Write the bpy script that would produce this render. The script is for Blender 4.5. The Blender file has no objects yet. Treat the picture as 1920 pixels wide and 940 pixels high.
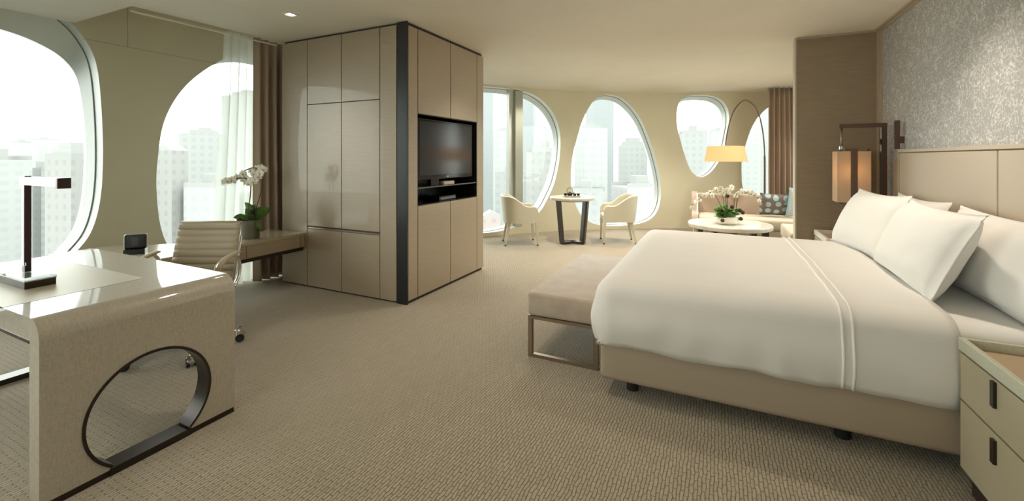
import bpy, bmesh, math, random
from mathutils import Vector, Matrix, noise
from mathutils.geometry import delaunay_2d_cdt, tessellate_polygon
random.seed(7)
PI = math.pi
sc = bpy.context.scene
COL = sc.collection

# ------------------------------------------------------------------ camera, world, exposure
CAM_H = 1.37
YAW = math.radians(25.6)
cam_d = bpy.data.cameras.new('camera')
cam_d.sensor_width = 36.0
cam_d.lens = 808 / 1920 * 36.0
cam_d.shift_y = -(470 - 297) / 1920
cam_d.clip_start = 0.05
cam_d.clip_end = 3000
cam = bpy.data.objects.new('camera', cam_d)
cam.location = (0, 0, CAM_H)
cam.rotation_euler = (PI / 2, 0, YAW)
COL.objects.link(cam)
sc.camera = cam

world = bpy.data.worlds.new('hazy_sky')
sc.world = world
world.use_nodes = True
bg = world.node_tree.nodes['Background']
bg.inputs[0].default_value = (0.96, 1.0, 0.97, 1)
bg.inputs[1].default_value = 4.6

sc.view_settings.view_transform = 'Standard'
sc.view_settings.look = 'None'
sc.view_settings.gamma = 1
sc.view_settings.use_curve_mapping = False
sc.view_settings.exposure = 0.5
sc.cycles.max_bounces = 8
sc.cycles.diffuse_bounces = 5
sc.cycles.glossy_bounces = 4
sc.cycles.transmission_bounces = 6
sc.cycles.transparent_max_bounces = 12
sc.cycles.sample_clamp_indirect = 6
sc.cycles.caustics_reflective = False
sc.cycles.caustics_refractive = False
sc.cycles.use_denoising = True

DOWNLIGHT_W = 16
CEIL = 2.654


# ------------------------------------------------------------------ materials
def mat(name, col, rough=0.6, metal=0.0, coat=0.0, sheen=0.0, var=0.0, vscale=8.0, stretch=(1, 1, 1),
        bump=0.0, bscale=60.0, bstretch=(1, 1, 1), spec=0.5, trans=0.0):
    m = bpy.data.materials.new(name)
    m.use_nodes = True
    nt = m.node_tree
    b = nt.nodes['Principled BSDF']
    b.inputs['Base Color'].default_value = (*col, 1)
    b.inputs['Roughness'].default_value = rough
    b.inputs['Metallic'].default_value = metal
    b.inputs['Coat Weight'].default_value = coat
    b.inputs['Coat Roughness'].default_value = 0.03
    b.inputs['Sheen Weight'].default_value = sheen
    b.inputs['Specular IOR Level'].default_value = spec
    tc = nt.nodes.new('ShaderNodeTexCoord')

    def mapped(st):
        mp = nt.nodes.new('ShaderNodeMapping')
        mp.inputs['Scale'].default_value = st
        nt.links.new(tc.outputs['Object'], mp.inputs['Vector'])
        return mp.outputs[0]
    if var:
        n = nt.nodes.new('ShaderNodeTexNoise')
        n.inputs['Scale'].default_value = vscale
        n.inputs['Detail'].default_value = 6
        nt.links.new(mapped(stretch), n.inputs['Vector'])
        mx = nt.nodes.new('ShaderNodeMix')
        mx.data_type = 'RGBA'
        mx.inputs[6].default_value = (*[c * (1 - var) for c in col], 1)
        mx.inputs[7].default_value = (*[min(1, c * (1 + var)) for c in col], 1)
        rmp = nt.nodes.new('ShaderNodeMapRange')
        rmp.inputs[1].default_value = 0.3
        rmp.inputs[2].default_value = 0.7
        nt.links.new(n.outputs['Fac'], rmp.inputs[0])
        nt.links.new(rmp.outputs[0], mx.inputs[0])
        nt.links.new(mx.outputs[2], b.inputs['Base Color'])
    if bump:
        n = nt.nodes.new('ShaderNodeTexNoise')
        n.inputs['Scale'].default_value = bscale
        n.inputs['Detail'].default_value = 4
        nt.links.new(mapped(bstretch), n.inputs['Vector'])
        bp = nt.nodes.new('ShaderNodeBump')
        bp.inputs['Strength'].default_value = bump
        bp.inputs['Distance'].default_value = 0.004
        nt.links.new(n.outputs['Fac'], bp.inputs['Height'])
        nt.links.new(bp.outputs[0], b.inputs['Normal'])
    return m


M = {}
M['ceiling'] = mat('ceiling_paint', (0.82, 0.775, 0.67), 0.8, var=0.02, vscale=2)
M['wall'] = mat('window_wall_paint', (0.70, 0.66, 0.51), 0.7, var=0.03, vscale=1.5)
M['plain_wall'] = mat('plain_wall_paint', (0.58, 0.52, 0.42), 0.8)
M['reveal'] = mat('white_reveal', (0.80, 0.86, 0.83), 0.35)
M['seal'] = mat('grey_seal', (0.22, 0.25, 0.24), 0.5)
M['mullion'] = mat('mullion_metal', (0.42, 0.44, 0.38), 0.45)
M['veneer'] = mat('oak_veneer', (0.43, 0.35, 0.255), 0.34, coat=0.25, var=0.045, vscale=5, stretch=(1, 1, 14), bump=0.15,
                  bscale=20, bstretch=(1, 1, 20))
M['veneer_dark'] = mat('partition_weave', (0.31, 0.24, 0.165), 0.6, var=0.09, vscale=6, stretch=(1, 1, 16), bump=0.25,
                       bscale=30, bstretch=(1, 1, 18))
M['gap'] = mat('dark_gap', (0.035, 0.022, 0.014), 0.5)
M['black_post'] = mat('black_lacquer', (0.016, 0.017, 0.022), 0.28, coat=0.2)
M['niche'] = mat('black_niche', (0.012, 0.011, 0.010), 0.25)
M['screen'] = mat('tv_screen', (0.006, 0.006, 0.008), 0.16, spec=0.8)
M['tv_bezel'] = mat('tv_bezel', (0.008, 0.008, 0.009), 0.12)
M['bronze'] = mat('bronze', (0.16, 0.10, 0.075), 0.35, metal=0.8)
M['dark_wood'] = mat('dark_wood', (0.045, 0.030, 0.022), 0.4, var=0.2, vscale=20, stretch=(1, 1, 0.1))
M['duvet'] = mat('white_duvet', (0.78, 0.75, 0.715), 0.85, sheen=0.2, bump=0.35, bscale=9)
M['linen'] = mat('white_linen', (0.86, 0.84, 0.81), 0.85, sheen=0.2, bump=0.15, bscale=10)
M['piping'] = mat('satin_piping', (0.88, 0.86, 0.83), 0.5)
M['bed_base'] = mat('bed_base_leather', (0.41, 0.325, 0.24), 0.5, bump=0.06, bscale=120)
M['headboard'] = mat('headboard_leather', (0.50, 0.42, 0.32), 0.42, bump=0.08, bscale=200)
M['bench'] = mat('bench_velvet', (0.42, 0.335, 0.26), 0.75, sheen=0.5, var=0.12, vscale=9, bump=0.1, bscale=30)
M['steel'] = mat('brushed_bronze', (0.34, 0.26, 0.19), 0.32, metal=0.9)
M['chrome'] = mat('chrome', (0.72, 0.72, 0.70), 0.12, metal=1.0)
M['rubber'] = mat('black_rubber', (0.015, 0.015, 0.015), 0.45)
M['chair_leather'] = mat('chair_leather', (0.50, 0.42, 0.31), 0.5, bump=0.06, bscale=150)
M['cream_leather'] = mat('cream_leather', (0.62, 0.59, 0.47), 0.5, bump=0.05, bscale=150)
M['marble'] = mat('marble', (0.70, 0.67, 0.59), 0.22, var=0.10, vscale=7, coat=0.3)
M['sofa_back'] = mat('sofa_back_fabric', (0.42, 0.34, 0.27), 0.9, sheen=0.2, bump=0.15, bscale=220)
M['sofa'] = mat('sofa_fabric', (0.55, 0.475, 0.365), 0.9, sheen=0.3, bump=0.15, bscale=220)
M['drape'] = mat('drape_fabric', (0.44, 0.335, 0.255), 0.7, sheen=0.3)
M['leaf'] = mat('leaf_green', (0.19, 0.33, 0.10), 0.4, var=0.3, vscale=20)
M['stem'] = mat('stem_brown', (0.08, 0.06, 0.03), 0.6)
M['petal'] = mat('petal_white', (0.85, 0.82, 0.72), 0.6)
M['petal_core'] = mat('petal_core', (0.62, 0.45, 0.12), 0.6)
M['seed'] = mat('dried_pod', (0.05, 0.03, 0.02), 0.8)
M['pot'] = mat('grey_pot', (0.17, 0.16, 0.12), 0.8, var=0.12, vscale=14, bump=0.2, bscale=60)
M['bowl'] = mat('white_ceramic', (0.82, 0.79, 0.72), 0.3)
M['night_rim'] = mat('nightstand_rim', (0.56, 0.56, 0.44), 0.45, var=0.06, vscale=80)
M['night_rim_white'] = mat('nightstand_rim_white', (0.80, 0.78, 0.72), 0.4)
M['night_body'] = mat('nightstand_lacquer', (0.48, 0.42, 0.29), 0.5)
M['tan_leather'] = mat('tan_leather', (0.52, 0.38, 0.24), 0.5, bump=0.08, bscale=150)
M['cred_top'] = mat('credenza_top', (0.50, 0.44, 0.32), 0.22, coat=0.5)
M['black_plastic'] = mat('black_plastic', (0.012, 0.012, 0.014), 0.3)
M['silver'] = mat('silver_plastic', (0.55, 0.56, 0.52), 0.3, metal=0.6)
M['white_metal'] = mat('satin_white_metal', (0.75, 0.77, 0.76), 0.2, metal=0.35)
M['brown_metal'] = mat('dark_brown_metal', (0.055, 0.028, 0.026), 0.3, metal=0.4)
M['blue_cushion'] = mat('pale_blue_cushion', (0.47, 0.60, 0.68), 0.8, sheen=0.3)
M['iron'] = mat('cast_iron', (0.03, 0.025, 0.02), 0.5, metal=0.5)
M['inlay'] = mat('desk_inlay', (0.52, 0.47, 0.36), 0.42, bump=0.05, bscale=200)
M['beige_plastic'] = mat('beige_plastic', (0.52, 0.42, 0.33), 0.5)


def nodes(m):
    return m.node_tree, m.node_tree.nodes['Principled BSDF']


def N(nt, kind, **kw):
    n = nt.nodes.new(kind)
    for k, v in kw.items():
        n.inputs[k].default_value = v
    return n


def carpet_mat():
    m = bpy.data.materials.new('woven_carpet')
    m.use_nodes = True
    nt, b = nodes(m)
    b.inputs['Roughness'].default_value = 0.95
    b.inputs['Sheen Weight'].default_value = 0.35
    b.inputs['Specular IOR Level'].default_value = 0.15
    tc = nt.nodes.new('ShaderNodeTexCoord')
    mp = nt.nodes.new('ShaderNodeMapping')
    mp.inputs['Rotation'].default_value = (0, 0, PI / 2)
    nt.links.new(tc.outputs['Object'], mp.inputs['Vector'])
    wob = nt.nodes.new('ShaderNodeTexNoise')
    wob.inputs['Scale'].default_value = 22
    nt.links.new(mp.outputs[0], wob.inputs['Vector'])
    ad = nt.nodes.new('ShaderNodeMixRGB')
    ad.blend_type = 'LINEAR_LIGHT'
    ad.inputs[0].default_value = 0.009
    nt.links.new(mp.outputs[0], ad.inputs[1])
    nt.links.new(wob.outputs['Color'], ad.inputs[2])
    br = nt.nodes.new('ShaderNodeTexBrick')
    br.inputs['Scale'].default_value = 1
    br.inputs['Brick Width'].default_value = 0.056
    br.inputs['Row Height'].default_value = 0.0155
    br.inputs['Mortar Size'].default_value = 0.0028
    br.inputs['Mortar Smooth'].default_value = 1.0
    br.inputs['Color1'].default_value = (0.465, 0.39, 0.27, 1)
    br.inputs['Color2'].default_value = (0.425, 0.355, 0.245, 1)
    br.inputs['Mortar'].default_value = (0.26, 0.21, 0.145, 1)
    nt.links.new(ad.outputs[0], br.inputs['Vector'])
    n2 = nt.nodes.new('ShaderNodeTexNoise')
    n2.inputs['Scale'].default_value = 350
    nt.links.new(tc.outputs['Object'], n2.inputs['Vector'])
    mx = nt.nodes.new('ShaderNodeMixRGB')
    mx.blend_type = 'MULTIPLY'
    mx.inputs[0].default_value = 0.3
    nt.links.new(br.outputs['Color'], mx.inputs[1])
    nt.links.new(n2.outputs['Color'], mx.inputs[2])
    nt.links.new(mx.outputs[0], b.inputs['Base Color'])
    bp = nt.nodes.new('ShaderNodeBump')
    bp.invert = True
    bp.inputs['Strength'].default_value = 0.9
    bp.inputs['Distance'].default_value = 0.006
    nt.links.new(br.outputs['Fac'], bp.inputs['Height'])
    nt.links.new(bp.outputs[0], b.inputs['Normal'])
    return m


def wallpaper_mat():
    m = bpy.data.materials.new('silver_damask')
    m.use_nodes = True
    nt, b = nodes(m)
    tc = nt.nodes.new('ShaderNodeTexCoord')

    def mth(op, a, bb=None):
        q = nt.nodes.new('ShaderNodeMath')
        q.operation = op
        for k, v in enumerate((a, bb)):
            if v is None:
                continue
            if isinstance(v, (int, float)):
                q.inputs[k].default_value = v
            else:
                nt.links.new(v, q.inputs[k])
        return q.outputs[0]

    def rng(v, a, c):
        r = N(nt, 'ShaderNodeMapRange')
        r.inputs[1].default_value, r.inputs[2].default_value = a, c
        nt.links.new(v, r.inputs[0])
        return r.outputs[0]
    wn = N(nt, 'ShaderNodeTexNoise', Scale=14.0)
    nt.links.new(tc.outputs['Object'], wn.inputs['Vector'])
    ad = nt.nodes.new('ShaderNodeMixRGB')
    ad.blend_type = 'LINEAR_LIGHT'
    ad.inputs[0].default_value = 0.03
    nt.links.new(tc.outputs['Object'], ad.inputs[1])
    nt.links.new(wn.outputs['Color'], ad.inputs[2])
    # blossoms: petals around scattered centres
    v2 = N(nt, 'ShaderNodeTexVoronoi', Scale=8.5, Randomness=0.8)
    nt.links.new(ad.outputs[0], v2.inputs['Vector'])
    v3 = N(nt, 'ShaderNodeTexVoronoi', Scale=42.0)
    nt.links.new(ad.outputs[0], v3.inputs['Vector'])
    petals = mth('MULTIPLY', rng(v2.outputs['Distance'], .44, .30), rng(v3.outputs['Distance'], .50, .34))
    # leaves and tendrils between them
    n1 = N(nt, 'ShaderNodeTexNoise', Scale=34.0)
    n1.inputs['Detail'].default_value = 1.5
    nt.links.new(ad.outputs[0], n1.inputs['Vector'])
    band = mth('ABSOLUTE', mth('SUBTRACT', n1.outputs['Fac'], .5))
    tend = mth('MULTIPLY', rng(band, .05, .02), .75)
    fac = mth('MAXIMUM', petals, tend)
    mx = nt.nodes.new('ShaderNodeMixRGB')
    mx.inputs[1].default_value = (0.38, 0.375, 0.365, 1)
    mx.inputs[2].default_value = (0.66, 0.655, 0.645, 1)
    nt.links.new(fac, mx.inputs[0])
    nt.links.new(mx.outputs[0], b.inputs['Base Color'])
    b.inputs['Roughness'].default_value = 0.5
    return m


def shagreen_mat():
    m = bpy.data.materials.new('lacquered_ribbed_veneer')
    m.use_nodes = True
    nt, b = nodes(m)
    tc = nt.nodes.new('ShaderNodeTexCoord')
    mp = nt.nodes.new('ShaderNodeMapping')
    mp.inputs['Scale'].default_value = (0.12, 1, 0.12)
    nt.links.new(tc.outputs['Object'], mp.inputs['Vector'])
    n = N(nt, 'ShaderNodeTexNoise', Scale=260.0)
    n.inputs['Detail'].default_value = 3
    nt.links.new(mp.outputs[0], n.inputs['Vector'])
    n2 = N(nt, 'ShaderNodeTexNoise', Scale=140.0)
    nt.links.new(tc.outputs['Object'], n2.inputs['Vector'])
    ad = nt.nodes.new('ShaderNodeMath')
    ad.operation = 'ADD'
    nt.links.new(n.outputs['Fac'], ad.inputs[0])
    nt.links.new(n2.outputs['Fac'], ad.inputs[1])
    mr = N(nt, 'ShaderNodeMapRange')
    mr.inputs[1].default_value, mr.inputs[2].default_value = 0.8, 1.2
    nt.links.new(ad.outputs[0], mr.inputs[0])
    mx = nt.nodes.new('ShaderNodeMixRGB')
    mx.inputs[1].default_value = (0.41, 0.36, 0.285, 1)
    mx.inputs[2].default_value = (0.49, 0.435, 0.35, 1)
    nt.links.new(mr.outputs[0], mx.inputs[0])
    nt.links.new(mx.outputs[0], b.inputs['Base Color'])
    b.inputs['Roughness'].default_value = 0.45
    b.inputs['Coat Weight'].default_value = 1.0
    b.inputs['Coat Roughness'].default_value = 0.04
    b.inputs['Coat IOR'].default_value = 1.7
    return m


def glass_mat():
    m = bpy.data.materials.new('window_glass')
    m.use_nodes = True
    nt = m.node_tree
    nt.nodes.clear()
    o = nt.nodes.new('ShaderNodeOutputMaterial')
    t = nt.nodes.new('ShaderNodeBsdfTransparent')
    t.inputs[0].default_value = (0.93, 0.96, 0.92, 1)
    g = nt.nodes.new('ShaderNodeBsdfGlossy')
    g.inputs['Roughness'].default_value = 0.02
    fr = nt.nodes.new('ShaderNodeFresnel')
    fr.inputs[0].default_value = 1.35
    mx = nt.nodes.new('ShaderNodeMixShader')
    nt.links.new(fr.outputs[0], mx.inputs[0])
    nt.links.new(t.outputs[0], mx.inputs[1])
    nt.links.new(g.outputs[0], mx.inputs[2])
    nt.links.new(mx.outputs[0], o.inputs[0])
    return m


def translucent_mat(name, col, trans, tl=0.5):
    m = bpy.data.materials.new(name)
    m.use_nodes = True
    nt = m.node_tree
    nt.nodes.clear()
    o = nt.nodes.new('ShaderNodeOutputMaterial')
    t = nt.nodes.new('ShaderNodeBsdfTransparent')
    d = nt.nodes.new('ShaderNodeBsdfDiffuse')
    d.inputs[0].default_value = (*col, 1)
    l = nt.nodes.new('ShaderNodeBsdfTranslucent')
    l.inputs[0].default_value = (*col, 1)
    a = nt.nodes.new('ShaderNodeMixShader')
    a.inputs[0].default_value = tl
    b = nt.nodes.new('ShaderNodeMixShader')
    b.inputs[0].default_value = trans
    nt.links.new(d.outputs[0], a.inputs[1])
    nt.links.new(l.outputs[0], a.inputs[2])
    nt.links.new(a.outputs[0], b.inputs[1])
    nt.links.new(t.outputs[0], b.inputs[2])
    nt.links.new(b.outputs[0], o.inputs[0])
    return m


def emit_mat(name, col, s):
    m = bpy.data.materials.new(name)
    m.use_nodes = True
    nt, b = nodes(m)
    b.inputs['Base Color'].default_value = (*col, 1)
    b.inputs['Emission Color'].default_value = (*col, 1)
    b.inputs['Emission Strength'].default_value = s
    return m


def facade_mat(name, wall, win, w=2.6, h=3.2, mortar=0.55):
    m = bpy.data.materials.new(name)
    m.use_nodes = True
    nt, b = nodes(m)
    b.inputs['Roughness'].default_value = 0.8
    tc = nt.nodes.new('ShaderNodeTexCoord')
    sep = nt.nodes.new('ShaderNodeSeparateXYZ')
    nt.links.new(tc.outputs['Object'], sep.inputs[0])
    ad = nt.nodes.new('ShaderNodeMath')
    ad.operation = 'ADD'
    nt.links.new(sep.outputs[0], ad.inputs[0])
    nt.links.new(sep.outputs[1], ad.inputs[1])
    cb = nt.nodes.new('ShaderNodeCombineXYZ')
    nt.links.new(ad.outputs[0], cb.inputs[0])
    nt.links.new(sep.outputs[2], cb.inputs[1])
    br = nt.nodes.new('ShaderNodeTexBrick')
    br.offset = 0
    br.inputs['Scale'].default_value = 1
    br.inputs['Brick Width'].default_value = w
    br.inputs['Row Height'].default_value = h
    br.inputs['Mortar Size'].default_value = mortar
    br.inputs['Color1'].default_value = (*win, 1)
    br.inputs['Color2'].default_value = (*[min(1, (a + 2 * c) / 3) for a, c in zip(wall, win)], 1)
    br.inputs['Mortar'].default_value = (*wall, 1)
    nt.links.new(cb.outputs[0], br.inputs['Vector'])
    nt.links.new(br.outputs['Color'], b.inputs['Base Color'])
    return m


def dot_cushion_mat():
    m = bpy.data.materials.new('dotted_cushion')
    m.use_nodes = True
    nt, b = nodes(m)
    b.inputs['Roughness'].default_value = 0.75
    tc = nt.nodes.new('ShaderNodeTexCoord')
    v = N(nt, 'ShaderNodeTexVoronoi', Scale=8.5, Randomness=0.45)
    v.voronoi_dimensions = '2D'
    nt.links.new(tc.outputs['Object'], v.inputs['Vector'])
    r = N(nt, 'ShaderNodeMapRange')
    r.inputs[1].default_value, r.inputs[2].default_value = 0.36, 0.33
    nt.links.new(v.outputs['Distance'], r.inputs[0])
    mx = nt.nodes.new('ShaderNodeMixRGB')
    mx.inputs[1].default_value = (0.17, 0.125, 0.11, 1)
    mx.inputs[2].default_value = (0.33, 0.50, 0.53, 1)
    nt.links.new(r.outputs[0], mx.inputs[0])
    nt.links.new(mx.outputs[0], b.inputs['Base Color'])
    return m


M['carpet'] = carpet_mat()
M['wallpaper'] = wallpaper_mat()
M['desk'] = shagreen_mat()
M['glass'] = glass_mat()
M['sheer'] = translucent_mat('sheer_voile', (0.86, 0.90, 0.84), 0.42, 0.6)
M['shade_fabric'] = translucent_mat('shade_fabric', (0.84, 0.58, 0.36), 0.0, 0.55)
M['shade_cream'] = translucent_mat('shade_cream', (0.70, 0.56, 0.40), 0.0, 0.35)
M['bulb'] = emit_mat('bulb', (1.0, 0.72, 0.42), 4)
M['down_glow'] = emit_mat('downlight_lamp', (1.0, 0.9, 0.75), 4)
M['dots'] = dot_cushion_mat()
acr = mat('clear_acrylic', (0.9, 0.95, 0.93), 0.03)
acr.node_tree.nodes['Principled BSDF'].inputs['Transmission Weight'].default_value = 0.9
acr.node_tree.nodes['Principled BSDF'].inputs['IOR'].default_value = 1.35
M['acrylic'] = acr


# ------------------------------------------------------------------ mesh helpers
def link(name, bm, m, parent=None, smooth=False, auto=None, kind=None, loc=None, rotz=None):
    me = bpy.data.meshes.new(name)
    bmesh.ops.recalc_face_normals(bm, faces=bm.faces)
    bm.to_mesh(me)
    bm.free()
    if smooth or auto:
        for p in me.polygons:
            p.use_smooth = True
        if auto:
            me.set_sharp_from_angle(angle=math.radians(auto))
    for mm in (m if isinstance(m, (list, tuple)) else [m]):
        me.materials.append(mm)
    o = bpy.data.objects.new(name, me)
    COL.objects.link(o)
    if parent:
        o.parent = parent
    if kind:
        o['kind'] = kind
    if loc is not None:
        o.location = loc
    if rotz is not None:
        o.rotation_euler = (0, 0, rotz)
    return o


def tag(o, label=None, cat=None, group=None, kind=None):
    if label:
        o['label'] = label
    if cat:
        o['category'] = cat
    if group:
        o['group'] = group
    if kind:
        o['kind'] = kind
    return o


def thing(name, label, cat, loc=(0, 0, 0), rotz=0, group=None, kind=None):
    o = bpy.data.objects.new(name, None)
    o.empty_display_size = 0.1
    COL.objects.link(o)
    o.location = loc
    o.rotation_euler = (0, 0, rotz)
    return tag(o, label, cat, group, kind)


def copy_tree(o, parent=None):
    c = o.copy()
    COL.objects.link(c)
    c.parent = parent
    for ch in list(o.children):
        copy_tree(ch, c)
    return c


def BM():
    return bmesh.new()


def absorb(bm, tmp, mtx=None):
    if mtx is not None:
        bmesh.ops.transform(tmp, matrix=mtx, verts=tmp.verts)
    vm = {}
    for v in tmp.verts:
        vm[v] = bm.verts.new(v.co)
    for f in tmp.faces:
        try:
            nf = bm.faces.new([vm[v] for v in f.verts])
            nf.material_index = f.material_index
        except ValueError:
            pass
    tmp.free()


def box(bm, x0, x1, y0, y1, z0, z1, r=0.0, seg=2, mtx=None):
    t = bmesh.new()
    bmesh.ops.create_cube(t, size=1)
    for v in t.verts:
        v.co = Vector(((x0 + x1) / 2 + v.co.x * (x1 - x0), (y0 + y1) / 2 + v.co.y * (y1 - y0),
                       (z0 + z1) / 2 + v.co.z * (z1 - z0)))
    if r > 0:
        bmesh.ops.bevel(t, geom=t.edges[:], offset=r, segments=seg, profile=0.5, affect='EDGES')
    absorb(bm, t, mtx)
    return bm


def tube(bm, pts, r, n=10, cap=True, flat=None):
    pts = [Vector(p) for p in pts]
    rr = r if isinstance(r, (list, tuple)) else [r] * len(pts)
    rings = []
    prev = None
    for i, p in enumerate(pts):
        a = pts[max(i - 1, 0)]
        b = pts[min(i + 1, len(pts) - 1)]
        d = (b - a).normalized()
        if prev is None:
            up = Vector((0, 0, 1)) if abs(d.z) < 0.9 else Vector((1, 0, 0))
            x = d.cross(up).normalized()
        else:
            x = (prev - d * prev.dot(d)).normalized()
        prev = x
        y = d.cross(x).normalized()
        fy = flat if flat else 1
        rings.append([bm.verts.new(p + (x * math.cos(2 * PI * k / n) + y * math.sin(2 * PI * k / n) * fy) * rr[i])
                      for k in range(n)])
    for a, b in zip(rings, rings[1:]):
        for k in range(n):
            bm.faces.new((a[k], a[(k + 1) % n], b[(k + 1) % n], b[k]))
    if cap:
        bm.faces.new(rings[0][::-1])
        bm.faces.new(rings[-1])
    return bm


def bar(bm, p0, p1, w, h, up=(0, 0, 1)):
    """rectangular bar: w sideways, h along up"""
    p0, p1, up = Vector(p0), Vector(p1), Vector(up)
    d = (p1 - p0).normalized()
    if abs(d.dot(up)) > 0.95:
        up = Vector((1, 0, 0))
    s = d.cross(up).normalized()
    u = s.cross(d).normalized()
    vs = []
    for p in (p0, p1):
        vs.append([bm.verts.new(p + s * a * w / 2 + u * b * h / 2) for a, b in ((-1, -1), (1, -1), (1, 1), (-1, 1))])
    for k in range(4):
        bm.faces.new((vs[0][k], vs[0][(k + 1) % 4], vs[1][(k + 1) % 4], vs[1][k]))
    bm.faces.new(vs[0][::-1])
    bm.faces.new(vs[1])
    return bm


def lathe(bm, prof, n=40, c=(0, 0, 0), close=True):
    rings = []
    for r, z in prof:
        if r < 1e-6:
            rings.append([bm.verts.new((c[0], c[1], c[2] + z))])
        else:
            rings.append([bm.verts.new((c[0] + r * math.cos(2 * PI * k / n), c[1] + r * math.sin(2 * PI * k / n), c[2] + z))
                          for k in range(n)])
    for a, b in zip(rings, rings[1:]):
        for k in range(n):
            k2 = (k + 1) % n
            if len(a) == 1 and len(b) == 1:
                continue
            if len(a) == 1:
                bm.faces.new((a[0], b[k2], b[k]))
            elif len(b) == 1:
                bm.faces.new((a[k], a[k2], b[0]))
            else:
                bm.faces.new((a[k], a[k2], b[k2], b[k]))
    return bm


def prism(bm, poly, z0, z1, mtx=None):
    """polygon in x,y extruded in z (then transformed)"""
    t = bmesh.new()
    a = [t.verts.new((x, y, z0)) for x, y in poly]
    b = [t.verts.new((x, y, z1)) for x, y in poly]
    n = len(poly)
    for k in range(n):
        t.faces.new((a[k], a[(k + 1) % n], b[(k + 1) % n], b[k]))
    for tri in tessellate_polygon([[Vector((x, y, 0)) for x, y in poly]]):
        i, j, k = tri
        for ring in ((a[k], a[j], a[i]), (b[i], b[j], b[k])):
            try:
                t.faces.new(ring)
            except ValueError:
                pass
    absorb(bm, t, mtx)
    return bm


def smooth_loop(P, n=6, closed=True):
    out = []
    m = len(P)
    rng = range(m) if closed else range(m - 1)
    for i in rng:
        if closed:
            p0, p1, p2, p3 = P[i - 1], P[i], P[(i + 1) % m], P[(i + 2) % m]
        else:
            p0, p1, p2, p3 = P[max(i - 1, 0)], P[i], P[i + 1], P[min(i + 2, m - 1)]
        for k in range(n):
            t = k / n
            out.append(tuple(.5 * ((2 * b) + (-a + c) * t + (2 * a - 5 * b + 4 * c - d) * t * t + (-a + 3 * b - 3 * c + d) * t ** 3)
                             for a, b, c, d in zip(p0, p1, p2, p3)))
    if not closed:
        out.append(tuple(P[-1]))
    return out


def inside(x, y, poly):
    c = False
    j = len(poly) - 1
    for i in range(len(poly)):
        xi, yi = poly[i]
        xj, yj = poly[j]
        if (yi > y) != (yj > y) and x < (xj - xi) * (y - yi) / (yj - yi) + xi:
            c = not c
        j = i
    return c


# ------------------------------------------------------------------ the curved window wall
CPTS = [(-5.5, -3.0), (-5.5, -2), (-5.5, -1), (-5.5, 0), (-5.5, 1), (-5.5, 2), (-5.5, 3), (-5.42, 3.9), (-5.05, 4.85),
        (-4.45, 5.7), (-3.65, 6.6), (-2.89, 7.55), (-2.37, 8.0), (-1.0, 8.87), (-.44, 9.1), (.86, 9.6), (1.9, 9.85), (3.2, 10.0)]
CUR = smooth_loop(CPTS, 12, closed=False)
SS = [0.0]
for a, b in zip(CUR, CUR[1:]):
    SS.append(SS[-1] + math.hypot(b[0] - a[0], b[1] - a[1]))


def wallpt(s, z, out=0.0):
    s = max(0.0, min(SS[-1] - 1e-6, s))
    i = 0
    lo, hi = 0, len(SS) - 1
    while hi - lo > 1:
        mid = (lo + hi) // 2
        if SS[mid] <= s:
            lo = mid
        else:
            hi = mid
    i = lo
    k = (s - SS[i]) / (SS[i + 1] - SS[i])
    a, b = CUR[i], CUR[i + 1]

    def tan(j):
        p, q = CUR[max(j - 1, 0)], CUR[min(j + 1, len(CUR) - 1)]
        return Vector((q[0] - p[0], q[1] - p[1])).normalized()
    t = (tan(i) * (1 - k) + tan(i + 1) * k).normalized()
    return Vector((a[0] + (b[0] - a[0]) * k - t.y * out, a[1] + (b[1] - a[1]) * k + t.x * out, z))


w1r = [(4.35, .12), (4.7, .27), (4.91, .492), (5.021, .684), (5.083, 1.0), (5.10, 1.45), (5.081, 1.986), (5.047, 2.3),
       (4.979, 2.488), (4.851, 2.657), (4.6, 2.82), (4.2, 2.9)]
W = {}
W[1] = w1r + [(3.45, 2.93)] + [(6.9 - s, z) for s, z in w1r[::-1]] + [(3.45, .05)]
W[2] = [(6.695, 2.725), (6.374, 2.66), (6.12, 2.49), (5.885, 2.258), (5.724, 2.016), (5.616, 1.734), (5.566, 1.376),
        (5.553, 1.051), (5.591, 0.629), (5.70, 0.34), (5.95, .14), (6.35, .06), (6.8, .07), (7.25, .2), (7.55, .55),
        (7.7, 1.1), (7.72, 1.7), (7.55, 2.25), (7.2, 2.62)]
W[3] = [(10.126, 2.625), (10.723, 2.61), (11.136, 2.53), (11.427, 2.329), (11.595, 2.075), (11.667, 1.779),
        (11.65, 1.365), (11.56, 0.95), (11.427, 0.661), (11.281, 0.428), (11.102, 0.28), (10.804, 0.155), (10.446, 0.083),
        (10.126, 0.069), (9.6, .09), (9.2, .27), (8.95, .75), (8.85, 1.35), (8.95, 1.95), (9.2, 2.38), (9.6, 2.58)]
W[4] = [(12.587, 2.60), (12.865, 2.55), (13.102, 2.365), (13.307, 2.076), (13.501, 1.599), (13.625, 1.172),
        (13.684, 0.786), (13.663, 0.473), (13.544, 0.24), (13.307, 0.113), (12.941, 0.067), (12.6, .07), (12.33, .12),
        (12.12, 0.235), (11.98, 0.47), (11.90, 0.76), (11.881, 1.05), (11.929, 1.482), (12.066, 1.971), (12.225, 2.321),
        (12.385, 2.52)]
W[5] = [(14.254, 2.592), (14.593, 2.594), (14.815, 2.519), (14.945, 2.363), (14.985, 2.135), (14.945, 1.825),
        (14.855, 1.442), (14.704, 1.173), (14.553, 1.038), (14.421, 1.007), (14.29, 1.095), (14.179, 1.328),
        (14.07, 1.714), (14.005, 2.028), (14.005, 2.299), (14.07, 2.507)]
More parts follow.
